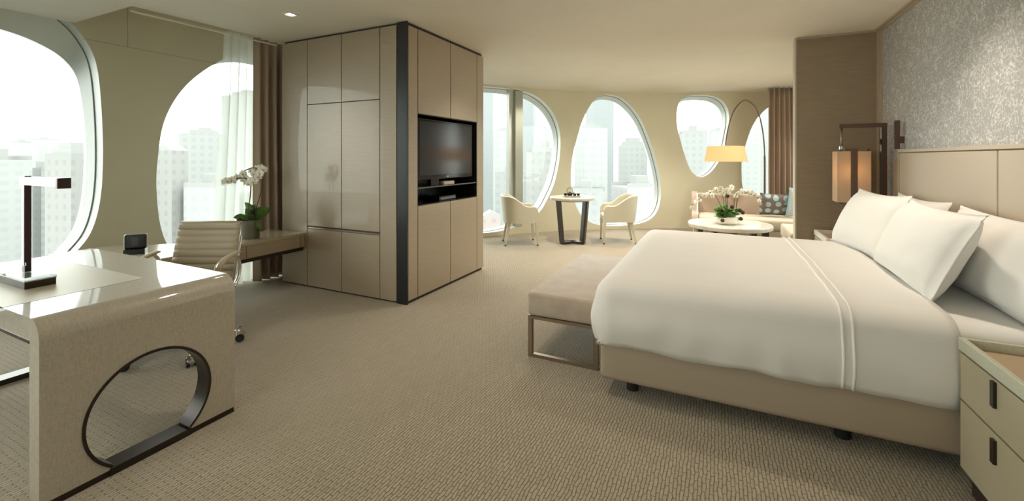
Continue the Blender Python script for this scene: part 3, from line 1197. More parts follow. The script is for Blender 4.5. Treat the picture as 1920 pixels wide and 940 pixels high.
# ------------------------------------------------------------------ bed
def fold_cloth(x0, x1, y0, y1, top, drop, r, bulge=.02, wr=.006, seed=0.0, head_open=True, step=.03, crown=.02):
    """cloth lying on a box, hanging at x0, y0 and y1; open at x1"""
    D = r * PI / 2 + (drop - r)
    nx = int((x1 - (x0 + r) + D) / step)
    ny = int((y1 - y0 - 2 * r + 2 * D) / step)
    bm = BM()
    g = []
    for i in range(nx + 1):
        ux = x1 - (x1 - (x0 + r) + D) * i / nx
        row = []
        for j in range(ny + 1):
            uy = (y0 + r - D) + (y1 - y0 - 2 * r + 2 * D) * j / ny
            cx, cy = max(ux, x0 + r), min(max(uy, y0 + r), y1 - r)
            a, b = ux - cx, uy - cy
            d = math.hypot(a, b)
            if d < 1e-9:
                dx = dy = 0
                dd = 0
            else:
                dx, dy = a / d, b / d
                dd = min(d, D)
            if dd < r * PI / 2:
                f, gdr = r * math.sin(dd / r), r * (1 - math.cos(dd / r))
            else:
                f, gdr = r, r + dd - r * PI / 2
            hang = max(0, (gdr - r) / (drop - r)) if drop > r else 0
            f += bulge * math.sin(PI * min(1, hang)) if dd > 0 else 0
            # soft vertical folds on the hanging part
            along = ux if abs(b) > abs(a) else uy
            f += hang * wr * 2.2 * noise.noise(Vector((along * 9 + seed, hang * 1.2, seed)))
            z = top - gdr
            if dd == 0:
                wy = (cy - (y0 + y1) / 2) / ((y1 - y0) / 2)
                z += crown * (1 - wy * wy)
                z += crown * .3 * (1 - min(1, (cx - x0) / .5)) * -1
            n = noise.noise(Vector((ux * 2.2 + seed, uy * 2.2, 3.1))) + .5 * noise.noise(Vector((ux * 5 + seed, uy * 6, 1.7)))
            z += wr * n * (1 - hang)
            if hang > .9:
                z += .012 * noise.noise(Vector((along * 4 + seed, 0, 9)))
            row.append(bm.verts.new((cx + dx * f, cy + dy * f, z)))
        g.append(row)
    for p, q in zip(g, g[1:]):
        for k in range(ny):
            bm.faces.new((p[k], p[k + 1], q[k + 1], q[k]))
    return bm


bed = thing('bed', 'wide bed base in tan leather with a white mattress on black casters', 'bed', (.38, 3.5, 0))
BX, BY = .38, 3.5
bm = BM()
box(bm, -.625 - BX, 1.385 - BX, 2.475 - BY, 4.50 - BY, .09, .325, .035, 5)
link('bed_base', bm, M['bed_base'], bed, auto=40)
bm = BM()
box(bm, -.605 - BX, 1.38 - BX, 2.50 - BY, 4.48 - BY, .33, .60, .07, 6)
link('mattress', bm, M['linen'], bed, auto=40)
bm = fold_cloth(.70 - BX, 1.37 - BX, 2.475 - BY, 4.50 - BY, .645, .30, .08, .006, .004, 5.0, step=.035, crown=.01)
link('bottom_sheet', bm, M['sheet'] if 'sheet' in M else M['linen'], bed, smooth=True)
for x, y in ((-.46, 2.62), (.55, 2.62), (-.44, 4.38), (.55, 4.38), (1.25, 2.59), (1.25, 4.38)):
    bm = tube(BM(), [(x - BX, y - BY, .0), (x - BX, y - BY, .045)], [.034, .036], 20)
    tube(bm, [(x - BX, y - BY, .045), (x - BX, y - BY, .10)], .022, 12)
    link('foot', bm, M['rubber'], bed, auto=40)

DX0, DX1, DY0, DY1 = -.665, .925, 2.445, 4.545
bm = fold_cloth(DX0, DX1, DY0, DY1, .672, .365, .115, .022, .009, 1.0)
du = link('duvet', bm, M['duvet'], smooth=True)
sm = du.modifiers.new('thickness', 'SOLIDIFY')
sm.thickness = .018
sm.offset = -1
tag(du, 'large white duvet covering the tan leather bed', 'duvet')
# satin piping stripes that follow the duvet
for xs in (.515, .555):
    bm = BM()
    r, drop = .115, .365
    D = r * PI / 2 + (drop - r)
    pts = []
    for j in range(121):
        uy = (DY0 + r - D) + (DY1 - DY0 - 2 * r + 2 * D) * j / 120
        cy = min(max(uy, DY0 + r), DY1 - r)
        b = uy - cy
        dd = abs(b)
        sg = 1 if b > 0 else -1
        if dd < r * PI / 2:
            f, gd = r * math.sin(dd / r), r * (1 - math.cos(dd / r))
        else:
            f, gd = r, r + dd - r * PI / 2
        hang = max(0, (gd - r) / (drop - r))
        f += .022 * math.sin(PI * min(1, hang)) if dd > 0 else 0
        f += hang * .009 * 2.2 * noise.noise(Vector((xs * 9 + 1.0, hang * 1.2, 1.0)))
        z = .672 - gd
        if dd == 0:
            wy = (cy - (DY0 + DY1) / 2) / ((DY1 - DY0) / 2)
            z += .02 * (1 - wy * wy)
        n = noise.noise(Vector((xs * 2.2 + 1, uy * 2.2, 3.1))) + .5 * noise.noise(Vector((xs * 5 + 1, uy * 6, 1.7)))
        z += .009 * n * (1 - hang) + .002
        pts.append((xs, cy + sg * f, z))
    tube(bm, pts, .0065, 8)
    link('piping', bm, M['piping'], du, smooth=True)


def pillow(label, cx, cy, cz, w, h, t, lean, rot=0, seed=0, m=None, flange=True, name='pillow', group=None, cat='pillow', roll=0):
    bm = BM()
    n1, n2 = 36, 28
    top, bot = [], []
    for i in range(n1 + 1):
        ra, rb = [], []
        for j in range(n2 + 1):
            u, v = -1 + 2 * i / n1, -1 + 2 * j / n2
            x = w / 2 * u * (1 - .055 * (1 - v * v) * u * u)
            y = h / 2 * v * (1 - .07 * (1 - u * u) * v * v)
            fu, fv = min(1, abs(u) / .94), min(1, abs(v) / .92)
            th = t / 2 * (max(0, (1 - fu ** 3)) * max(0, (1 - fv ** 3))) ** .55
            nn = noise.noise(Vector((x * 4 + seed, y * 4, seed))) + .6 * noise.noise(Vector((x * 9 + seed, y * 9, seed * 2)))
            # creases radiating from the corners
            cr_ = math.sin((math.atan2(1 - abs(v), 1 - abs(u) + .001)) * 14 + seed) * .004 * max(0, abs(u * v) - .25)
            wv = .010 * nn * (1 if th > 0 else .3) + cr_ * 2
            sag = -.02 * (1 - u * u) * (v > .5) * (v - .5)
            ra.append(bm.verts.new((x, y + sag, th + wv + .003)))
            edge = i in (0, n1) or j in (0, n2)
            rb.append(ra[-1] if edge else bm.verts.new((x, y + sag, -th + wv * .5 - .003)))
        top.append(ra)
        bot.append(rb)
    for g_, fl_ in ((top, False), (bot, True)):
        for i in range(n1):
            for j in range(n2):
                vs = [g_[i][j], g_[i + 1][j], g_[i + 1][j + 1], g_[i][j + 1]]
                try:
                    bm.faces.new(vs[::-1] if fl_ else vs)
                except ValueError:
                    pass
    o = link(name, bm, m or M['linen'], smooth=True)
    a = lean
    mt = Matrix(((0, math.sin(a), -math.cos(a)), (-1, 0, 0), (0, math.cos(a), math.sin(a)))).to_4x4()
    o.matrix_world = Matrix.Translation((cx, cy, cz)) @ Matrix.Rotation(rot, 4, 'Z') @ mt @ Matrix.Rotation(roll, 4, 'Z')
    tag(o, label, cat, group)
    return o


G = 'white pillows against the headboard'
pillow('plump white pillow leaning in front, on the far side of the bed', 1.02, 4.13, .89, .86, .50, .19, math.radians(24), rot=.10, seed=1.3, group=G)
pillow('plump white pillow leaning in front, nearest the middle of the headboard', 1.03, 3.21, .88, .98, .50, .20, math.radians(24), rot=-.03, seed=4.1, group=G)
pillow('white pillow in the back row at the near end of the bed, beside the drawers', 1.25, 2.98, .87, 1.10, .46, .19, math.radians(18), rot=0, seed=7.7, group=G)
pillow('white pillow in the back row, mostly hidden at the far end of the bed', 1.27, 4.08, .87, .90, .46, .17, math.radians(14), rot=0, seed=9.2, group=G)

# headboard
hb = thing('headboard', 'wide beige leather headboard in tall panels along the patterned wall', 'headboard', (1.45, 3.3, 0))
link('back_frame', box(BM(), -.03, .0, 1.0 - 3.3, 4.78 - 3.3, .15, 1.43), M['cornice'], hb)
for a, b in ((3.325, 4.755), (1.865, 3.315), (1.0, 1.855)):
    link('panel', box(BM(), -.055, -.028, a - 3.3, b - 3.3, .15, 1.415, .006, 2), M['headboard'], hb)
link('top_rail', box(BM(), -.058, .0, 1.0 - 3.3, 4.78 - 3.3, 1.42, 1.445, .002, 1), M['headboard'], hb)
link('end_strip', box(BM(), -.058, .0, 4.76 - 3.3, 4.78 - 3.3, .15, 1.42), M['cornice'], hb)


# ------------------------------------------------------------------ nightstands
def nightstand(label, y0, y1, rim, hy):
    yc = (y0 + y1) / 2
    n = thing('nightstand', label, 'nightstand', (1.14, yc, 0))
    x0, x1 = .90 - 1.14, 1.385 - 1.14
    a, b = y0 - yc, y1 - yc
    link('body', box(BM(), x0 + .02, x1, a + .006, b - .006, .085, .565, .001, 1), M['night_body'], n)
    link('plinth', box(BM(), x0 + .03, x1 - .02, a + .03, b - .03, 0, .085), M['gap'], n)
    bm = BM()
    t = .02
    box(bm, x0, x0 + t, a, b, .576, .627, .0015, 1)
    box(bm, x1 - t, x1, a, b, .576, .627, .0015, 1)
    box(bm, x0 + t, x1 - t, a, a + t, .576, .627, .0015, 1)
    box(bm, x0 + t, x1 - t, b - t, b, .576, .627, .0015, 1)
    box(bm, x0 + t, x1 - t, a + t, b - t, .568, .580)
    link('tray_rim', bm, rim, n)
    link('tray_lining', box(BM(), x0 + t, x1 - t, a + t, b - t, .580, .592), M['tan_leather'], n)
    for z0, z1 in ((.377, .566), (.095, .369)):
        d = link('drawer', box(BM(), x0 + .004, x0 + .02, a + .006, b - .006, z0, z1, .001, 1), M['night_body'], n)
        link('handle', box(BM(), x0 - .006, x0 + .006, hy - yc - .012, hy - yc + .012, z1 - .10 if z0 > .3 else z1 - .107, z1 - .006 if z0 > .3 else z1 - .02, .001, 1), M['rim'], d)
    return n


nightstand('beige two-drawer nightstand with tan leather tray top, nearest the camera', 1.72, 2.42, M['night_rim'], 2.165)
nightstand('nightstand with a white tray rim beside the brown partition, behind the far pillow', 4.86, 5.43, M['night_rim_white'], 5.1)

# ------------------------------------------------------------------ bench
be = thing('bench', 'mushroom velvet bench on a bronze frame at the foot of the bed', 'bench', (-.945, 3.41, 0))
bm = box(BM(), -.25, .25, -.675, .675, .285, .446, .022, 4)
link('seat_pad', bm, M['bench'], be, auto=40)
bm = BM()
for y in (-.655, .655):
    box(bm, -.245, .245, y - .015, y + .015, .0, .022)
    box(bm, -.245, -.215, y - .015, y + .015, .022, .284)
    box(bm, .215, .245, y - .015, y + .015, .022, .284)
    box(bm, -.215, .215, y - .015, y + .015, .262, .284)
for x in (-.23, .23):
    box(bm, x - .015, x + .015, -.64, .64, .262, .284)
link('frame', bm, M['steel'], be)


# ------------------------------------------------------------------ bedside pendant
pl = thing('bedside_pendant_lamp', 'lit box-shaped bronze and fabric lamp hanging from a wall bracket by the partition', 'lamp', (1.45, 5.10, 0))
bm = BM()
box(bm, -.085, -.045, -.015, .015, .645, 1.695)
box(bm, -.40, -.045, -.018, .018, 1.66, 1.698)
link('bracket', bm, M['bronze'], pl)
link('bracket_mirror', box(BM(), -.098, -.086, -.012, .012, .66, 1.655), M['chrome'], pl)
bm = BM()
box(bm, -.062, -.03, -.28, -.25, 1.45, 1.70)
box(bm, -.045, 0, -.275, -.255, 1.5, 1.56)
link('wall_mount', bm, M['bronze'], pl)
bm = tube(BM(), [(-.385, 0, 1.66), (-.385, 0, 1.455)], .009, 8)
link('drop_rod', bm, M['steel'], pl, smooth=True)
bm = BM()
link('lamp_collar', lathe(BM(), [(0, .03), (.016, .03), (.018, .0), (0, 0)], 12, (-.385, 0, 1.455)), M['chrome'], pl)
sx, sy, hw, hd = -.31, 0, .125, .10
bm = BM()
for (ax, ay, bx, by) in ((-hw, -hd, hw, -hd), (hw, -hd, hw, hd), (hw, hd, -hw, hd), (-hw, hd, -hw, -hd)):
    bar(bm, (sx + ax, sy + ay, 1.195), (sx + bx, sy + by, 1.195), .004, .48)
link('lamp_shade', bm, M['shade_cream'], pl)
bm = BM()
for (x, y, wx, wy) in ((0, -hd - .005, .025, .004), (0, hd + .005, .025, .004), (hw + .005, 0, .004, .025)):
    box(bm, sx + x - wx, sx + x + wx, y - wy, y + wy, .93, 1.46)
box(bm, sx - .07, sx + .03, -.108, .108, 1.437, 1.462)
box(bm, sx - .07, sx + .03, -.108, .108, .928, .953)
link('strap', bm, M['bronze'], pl)
s = BM()
bmesh.ops.create_icosphere(s, subdivisions=2, radius=.022, matrix=Matrix.Translation((sx, 0, 1.2)))
link('bulb', s, M['bulb'], pl, smooth=True)


def point(loc, w, col, r=.05):
    l = bpy.data.lights.new('bulb_light', 'POINT')
    l.energy = w
    l.color = col
    l.shadow_soft_size = r
    o = bpy.data.objects.new('bulb_light', l)
    COL.objects.link(o)
    o.location = loc
    return o


point((1.45 + sx, 5.10, 1.25), 1.5, (1, .68, .38), .03)
# small wall trim beside the headboard
link('trim_6', box(BM(), 1.44, 1.45, 4.93, 5.05, .3, 1.36), M['cornice'], kind='structure')


# ------------------------------------------------------------------ dining table, chairs, tea things
TX, TY = -2.13, 6.70
dt = thing('dining_table', 'round marble-topped table on dark slanting wood legs by the window', 'table', (TX, TY, 0), YAW)
bm = lathe(BM(), [(0, .70), (.33, .70), (.352, .708), (.357, .72), (.357, .742), (.35, .75), (0, .75)], 64)
link('tabletop', bm, M['marble'], dt, auto=30)
bm = BM()
lathe(bm, [(0, .685), (.26, .685), (.26, .699), (0, .699)], 40)
link('top_plate', bm, M['dark_wood'], dt, auto=30)
for a in (152, 207, -27, 28):
    r = math.radians(a)
    ca, sa = math.cos(r), math.sin(r)
    bm = BM()
    side = Vector((-sa, ca, 0))
    out = Vector((ca, sa, 0))
    p0, p1 = out * .19, out * .255 + Vector((0, 0, .69))
    bar(bm, p0, p1, .085, .03, up=tuple(out))
    bar(bm, (0, 0, .018), tuple(out * .20 + Vector((0, 0, .018))), .085, .036)
    link('leg', bm, M['dark_wood'], dt)

tr = link('tray', box(BM(), -.13, .13, -.10, .10, 0, .018, .003, 1), mat('tray_grey', (.30, .28, .22), .6), loc=(TX + .0, TY - .03, .751), rotz=YAW)
tag(tr, 'flat greyish tray on the round marble table', 'tray')
tp = thing('teapot', 'small black iron teapot with a tall ring handle on the tray', 'teapot', (TX - .035, TY - .02, .7695), YAW)
link('pot_body', lathe(BM(), [(0, 0), (.03, 0), (.045, .015), (.047, .03), (.035, .045), (.012, .052), (.012, .058), (.0, .062)], 24), M['iron'], tp, smooth=True)
bm = tube(BM(), [(.048 * math.cos(math.radians(a)), 0, .075 + .05 * math.sin(math.radians(a))) for a in range(-50, 231, 14)], .004, 6)
link('ring_handle', bm, M['iron'], tp, smooth=True)
link('spout', tube(BM(), [(.035, 0, .025), (.06, 0, .035), (.07, 0, .05)], [.01, .007, .006], 8), M['iron'], tp, smooth=True)
cup = link('tea_cup', lathe(BM(), [(0, .002), (.016, 0), (.02, .004), (.028, .034), (.026, .034), (.017, .008), (0, .007)], 20), M['iron'],
           loc=(TX + .05, TY - .03, .7695))
tag(cup, 'small black tea cup on the tray, just right of the teapot', 'cup', 'black tea cups on the tray')
c2 = copy_tree(cup)
c2.location = (TX + .10, TY + .005, .7695)
c2['label'] = 'small black tea cup at the right edge of the tray'
c3 = copy_tree(cup)
c3.location = (TX - .10, TY - .05, .7695)
c3['label'] = 'small black tea cup at the left edge of the tray'


def dining_chair(label):
    c = thing('dining_chair', label, 'chair', group='cream armchairs at the round table')
    # shell: U shaped in plan, open to the front (-y)
    path = [(-.235, -.245), (-.245, -.12), (-.25, .02), (-.24, .13), (-.19, .215), (-.09, .25), (0, .255),
            (.09, .25), (.19, .215), (.24, .13), (.25, .02), (.245, -.12), (.235, -.245)]
    P = smooth_loop(path, 6, False)
    bm = BM()
    rows = []
    nz = 9
    for i, (x, y) in enumerate(P):
        a, b = P[max(i - 1, 0)], P[min(i + 1, len(P) - 1)]
        d = Vector((b[0] - a[0], b[1] - a[1])).normalized()
        nrm = Vector((-d.y, d.x))
        if nrm.dot(Vector((x, y))) < 0:
            nrm = -nrm
        k = max(0, min(1, (y + .10) / .30))
        k = k * k * (3 - 2 * k)
        top = .605 + .165 * k
        e = max(0, (-y - .19) / .055)
        top -= .07 * e * e
        ring = []
        for j in range(nz):
            u = j / (nz - 1)
            z = .355 + (top - .355) * u
            fl_ = .035 * u * (.3 + k)
            ring.append((x + nrm.x * (.022 + fl_), y + nrm.y * (.022 + fl_), z))
        fl_ = .035 * (.3 + k)
        ring.append((x + nrm.x * (.008 + fl_), y + nrm.y * (.008 + fl_), top + .012))
        ring.append((x + nrm.x * (fl_ - .008), y + nrm.y * (fl_ - .008), top + .012))
        for j in range(nz - 1, -1, -1):
            u = j / (nz - 1)
            z = .355 + (top - .355) * u
            fl_ = .035 * u * (.3 + k)
            ring.append((x + nrm.x * (-.022 + fl_), y + nrm.y * (-.022 + fl_), z))
        rows.append([bm.verts.new(v) for v in ring])
    n = len(rows[0])
    for p, q in zip(rows, rows[1:]):
        for k in range(n):
            bm.faces.new((p[k], p[(k + 1) % n], q[(k + 1) % n], q[k]))
    bm.faces.new(rows[0])
    bm.faces.new(rows[-1][::-1])
    link('backrest', bm, M['cream_leather'], c, smooth=True, auto=50)
    bm = prism(BM(), [(x * .93, y * .93) for x, y in P[::3]], .355, .40)
    link('seat_base', bm, M['cream_leather'], c)
    bm = BM()
    box(bm, -.205, .205, -.245, .19, .40, .465, .025, 4)
    link('seat_cushion', bm, M['cream_leather'], c, auto=40)
    for sx_, sy_, ty in ((-1, -1, -.015), (1, -1, -.015), (-1, 1, .07), (1, 1, .07)):
        top = Vector((sx_ * (.235 if sy_ < 0 else .175), -.225 if sy_ < 0 else .195, .37))
        bot = Vector((sx_ * (.228 if sy_ < 0 else .20), (-.225 if sy_ < 0 else .195) + ty, .02))
        bm = BM()
        t = []
        for p, w in ((top, .026), (bot, .013)):
            t.append([bm.verts.new(p + Vector((a * w, b * w, 0))) for a, b in ((-1, -1), (1, -1), (1, 1), (-1, 1))])
        for k in range(4):
            bm.faces.new((t[0][k], t[0][(k + 1) % 4], t[1][(k + 1) % 4], t[1][k]))
        bm.faces.new(t[0])
        bm.faces.new(t[1])
        bmesh.ops.bevel(bm, geom=bm.edges[:], offset=.004, segments=2, affect='EDGES')
        lg = link('leg', bm, M['cream_leather'], c, auto=40)
        bm = BM()
        box(bm, bot.x - .013, bot.x + .013, bot.y - .013, bot.y + .013, 0, .022, .003, 1)
        link('leg_tip', bm, M['gap'], lg)
    return c


ch = dining_chair('cream leather armchair left of the round marble table')
ch.location = (-2.88, 6.33, 0)
ch.rotation_euler.z = math.radians(122)
ch2 = copy_tree(ch)
ch2.location = (-1.50, 7.12, 0)
ch2.rotation_euler.z = math.radians(-70)
ch2['label'] = 'cream leather armchair right of the round marble table'

# ------------------------------------------------------------------ sitting corner: sofa, ottoman, coffee table, arc lamp
so = thing('sofa', 'long cream sofa with low panelled back by the far window', 'sofa', (.9, 8.16, 0), math.radians(3))


def rounded_plan(x0, x1, y0, y1, rs, n=8):
    out = []
    for (cx, cy, a0, r) in ((x1 - rs[0], y1 - rs[0], 0, rs[0]), (x0 + rs[1], y1 - rs[1], 90, rs[1]),
                            (x0 + rs[2], y0 + rs[2], 180, rs[2]), (x1 - rs[3], y0 + rs[3], 270, rs[3])):
        for k in range(n + 1):
            a = math.radians(a0 + 90 * k / n)
            out.append((cx + r * math.cos(a), cy + r * math.sin(a)))
    return out


L0, L1 = -1.30, 1.5
bm = prism(BM(), rounded_plan(L0, L1, -.42, .40, (.05, .10, .03, .03)), .06, .24)
bmesh.ops.remove_doubles(bm, verts=bm.verts, dist=1e-4)
link('base', bm, M['sofa'], so, auto=40)
bm = BM()
box(bm, L0 + .08, L1, -.45, .22, .24, .425, .05, 5)
link('seat', bm, M['sofa'], so, auto=50)
bm = BM()
box(bm, L0 + .02, L1, .22, .40, .24, .74, .025, 4)
link('backrest', bm, M['sofa_back'] if 'sofa_back' in M else M['sofa'], so, auto=50)
bm = BM()    # wing at the left end: slopes down to the seat
prof = [(.40, .24), (.40, .74), (.14, .735), (.06, .70), (.0, .60), (-.05, .50), (-.12, .46), (-.42, .45), (-.42, .24)]
m2 = Matrix(((0, 0, 1, 0), (1, 0, 0, 0), (0, 1, 0, 0), (0, 0, 0, 1)))
prism(bm, smooth_loop(prof, 4), L0 - .02, L0 + .075, m2)
bmesh.ops.remove_doubles(bm, verts=bm.verts, dist=1e-4)
link('arm', bm, M['sofa_back'], so, auto=40)
bm = tube(BM(), [(L0 + .0, .31, .74), (L1, .31, .74)], .013, 8)
for xx in (L0 + .07,):
    tube(bm, [(xx, y_, z_ + .004) for y_, z_ in smooth_loop(prof[1:8], 5, False)], .011, 8)
link('piping', bm, M['piping'], so, smooth=True)
bm = BM()
for x in (L0 + .1, 0, L1 - .1):
    for y in (-.35, .33):
        box(bm, x - .02, x + .02, y - .02, y + .02, 0, .06)
link('foot_blocks', bm, M['dark_wood'], so)

ot = thing('ottoman', 'square cream upholstered ottoman in front of the sofa beside the partition', 'ottoman', (1.33, 7.03, 0))
link('cushion', box(BM(), -.50, .50, -.50, .48, .22, .405, .03, 4), M['sofa'], ot, auto=50)
link('base', box(BM(), -.49, .49, -.49, .47, .05, .22, .01, 2), M['sofa'], ot)
link('foot_frame', box(BM(), -.46, .46, -.46, .44, 0, .05), M['dark_wood'], ot)

pillow('brown square cushion with pale blue dots on the sofa', .80, 8.06, .635, .42, .40, .15, math.radians(-20), rot=math.radians(-82) + PI, seed=2.2,
       m=M['dots'], name='cushion', cat='cushion')
pillow('plain pale blue cushion at the right of the dotted one', 1.20, 8.03, .68, .48, .50, .17, math.radians(-18), rot=math.radians(-75) + PI, seed=3.2,
       m=M['blue_cushion'], name='cushion', cat='cushion')

CX, CY = .14, 7.08
ct = thing('coffee_table', 'low round stone-topped coffee table on dark posts in front of the sofa', 'coffee table', (CX, CY, 0), YAW)
bm = lathe(BM(), [(0, .355), (.53, .355), (.555, .362), (.56, .375), (.56, .41), (.553, .42), (0, .42)], 72)
link('tabletop', bm, M['marble'], ct, auto=30)
for a in (188, 250, 283, 329, 90):
    r = math.radians(a)
    p = (.46 * math.cos(r), .46 * math.sin(r))
    bm = BM()
    box(bm, p[0] - .035, p[0] + .035, p[1] - .03, p[1] + .03, 0, .354)
    link('leg', bm, M['dark_wood'], ct)

ob = thing('orchid_bowl', 'wide white bowl of white orchids and green leaves on the coffee table', 'flower arrangement', (CX - .04, CY - .10, .421))
bm = lathe(BM(), [(0, 0), (.13, 0), (.165, .03), (.175, .09), (.168, .10), (.160, .09), (.15, .04), (0, .03)], 48)
link('bowl', bm, M['bowl'], ob, smooth=True, auto=60)
rnd = random.Random(3)
for k in range(22):
    a = 2 * PI * k / 22 + rnd.uniform(-.15, .15)
    leaf(ob, a, rnd.uniform(.0, 1.1), rnd.uniform(.12, .20), rnd.uniform(.10, .14), rnd.uniform(.1, .4), .09 + rnd.uniform(0, .03), rnd.uniform(0, .08), roll=rnd.uniform(-.8, .8))
st2 = [[(-.06, .1), (-.10, .25), (-.16, .38), (-.22, .44), (-.32, .42), (-.42, .36), (-.52, .27)],
       [(-.02, .1), (-.03, .25), (-.05, .38), (-.10, .46), (-.18, .47), (-.27, .44)],
       [(0, .1), (.0, .28), (-.01, .42), (-.04, .5), (-.10, .51), (-.17, .49)],
       [(.03, .1), (.02, .28), (.01, .40), (.05, .48), (.10, .50), (-.02, .52)],
       [(.06, .1), (.08, .22), (.09, .36), (.14, .45), (.22, .47), (.31, .45)],
       [(.09, .1), (.12, .22), (.14, .36), (.20, .44), (.32, .43), (.45, .37), (.56, .28)]]
for i, st in enumerate(st2):
    off = rnd.uniform(-.05, .08)
    pts = smooth_loop([R3(a, z, off) for a, z in st], 6, False)
    link('stem', tube(BM(), pts, .0045, 6), M['stem'], ob, smooth=True)
    nfl = [9, 8, 8, 8, 6, 7][i]
    h = pts[int(len(pts) * .5):]
    for q in range(nfl):
        b = Vector(h[int(q * (len(h) - 1) / max(1, nfl - 1))])
        dwn = rnd.uniform(-.035, .035)
        if i == 5 and q > 4:
            continue
        p = b + Vector((rnd.uniform(-.025, .025), rnd.uniform(-.05, .02), dwn))
        add_flower(ob, p, TO + Vector((rnd.uniform(-.6, .6), rnd.uniform(-.3, .3), rnd.uniform(-.3, .5))), rnd.uniform(.9, 1.25))
for a, z, t in ((-.10, .20, .05), (.06, .25, .05), (.17, .20, .05), (.20, .17, .08), (-.13, .07, .16), (.14, .09, .14), (.02, .40, .0)):
    s = BM()
    bmesh.ops.create_icosphere(s, subdivisions=2, radius=.028, matrix=Matrix.Translation(R3(a, z, t)))
    link('seed_pod', s, M['seed'], ob, smooth=True)

# arc lamp: pole behind the sofa, shade over the coffee table
PB = Vector((.74, 8.82, 0))
SH = Vector((.11, 8.22, 0))
al = thing('arc_floor_lamp', 'tall arching floor lamp with a glowing drum shade over the sitting corner', 'lamp', tuple(PB))
dv = SH - PB
key = [(0, 0.02), (0, .9), (0, 1.3), (.02, 1.65), (.09, 1.98), (.22, 2.24), (.42, 2.37), (.58, 2.36), (.78, 2.20), (.90, 1.98), (.965, 1.78), (1.0, 1.60)]
pts = smooth_loop([(dv.x * a, dv.y * a, z) for a, z in key], 8, False)
link('arc_pole', tube(BM(), pts, [.017 if p[2] < 1.4 and i < 40 else .011 for i, p in enumerate(pts)], 10), M['bronze'], al, smooth=True)
link('base', lathe(BM(), [(0, 0), (.17, 0), (.17, .02), (.02, .03), (0, .03)], 32), M['bronze'], al, auto=30)
bm = lathe(BM(), [(.285, 1.575), (.335, 1.315)], 56, (dv.x, dv.y, 0))
sh = link('lamp_shade', bm, M['shade_fabric'], al, smooth=True)
bm = lathe(BM(), [(0, 1.57), (.283, 1.57)], 56, (dv.x, dv.y, 0))
link('shade_top', bm, M['shade_fabric'], sh, smooth=True)
s = BM()
bmesh.ops.create_icosphere(s, subdivisions=2, radius=.035, matrix=Matrix.Translation((dv.x, dv.y, 1.46)))
link('bulb', s, M['bulb'], al, smooth=True)
point((SH.x, SH.y, 1.45), 4, (1, .60, .30), .05)


# ------------------------------------------------------------------ curtains
def curtain(name, label, p0, p1, z0, z1, amp, wl, m, flare=0.0, seed=0, thick=.004):
    p0, p1 = Vector(p0), Vector(p1)
    L = (p1 - p0).length
    d = (p1 - p0).normalized()
    nrm = Vector((-d.y, d.x))
    n = max(40, int(L / wl * 14))
    bm = BM()
    rows = []
    nz = 16
    for j in range(nz + 1):
        z = z1 + (z0 - z1) * j / nz
        u = j / nz
        row = []
        for i in range(n + 1):
            s = i / n
            ph = s * L / wl * 2 * PI + seed + .7 * noise.noise(Vector((s * 5, u * 1.5, seed)))
            a = amp * (.7 + .5 * u) * (1 + .4 * noise.noise(Vector((s * 8, seed, u))))
            off = math.sin(ph) * a + .25 * a * math.sin(2 * ph + 1)
            along = s * L - (1 - s) * flare * u
            q = p0 + d * along + nrm * off
            row.append(bm.verts.new((q.x, q.y, z)))
        rows.append(row)
    for a, b in zip(rows, rows[1:]):
        for i in range(n):
            bm.faces.new((a[i], a[i + 1], b[i + 1], b[i]))
    o = link(name, bm, m, smooth=True)
    if thick:
        sm_ = o.modifiers.new('cloth', 'SOLIDIFY')
        sm_.thickness = thick
    return tag(o, label, 'curtain')


curtain('sheer_curtain', 'translucent white sheer curtain at the left windows beside the wood block', (-4.70, 2.80), (-4.72, 3.26), .012, 2.72, .035, .085, M['sheer'],
        flare=.14, seed=1, thick=0)
curtain('curtain', 'brown full-length drape beside the orchid and the wood block', (-4.60, 3.045), (-4.60, 3.60), .012, 2.70, .035, .10, M['drape'], seed=2)
curtain('curtain', 'brown full-length drape behind the sofa at the far window', (.80, 9.02), (2.3, 9.45), .012, 2.64, .06, .085, M['drape'], seed=4)


# ------------------------------------------------------------------ ceiling downlight and added fill spots
def downlight(x, y, first=None, label='', w=DOWNLIGHT_W, ang=95):
    if first is None:
        d = thing('downlight', label, 'ceiling light', (x, y, CEIL), 0, 'square recessed ceiling downlights')
        bm = BM()
        for a, b, c_, e in ((-.05, .05, -.05, -.038), (-.05, .05, .038, .05), (-.05, -.038, -.038, .038), (.038, .05, -.038, .038)):
            box(bm, a, b, c_, e, -.006, 0)
        link('trim_ring', bm, M['ceiling'], d)
        link('lamp_disc', lathe(BM(), [(0, -.003), (.034, -.003), (.034, -.001), (0, -.001)], 20), M['down_glow'], d)
    else:
        d = copy_tree(first)
        d.location = (x, y, CEIL)
        d['label'] = label
    l = bpy.data.lights.new('downlight_or_fill', 'SPOT')
    l.energy = w
    l.color = (1, .84, .66)
    l.spot_size = math.radians(ang)
    l.spot_blend = .8
    l.shadow_soft_size = .04
    lo = bpy.data.objects.new('downlight_or_fill', l)
    COL.objects.link(lo)
    lo.location = (x, y, CEIL - .02)
    return d


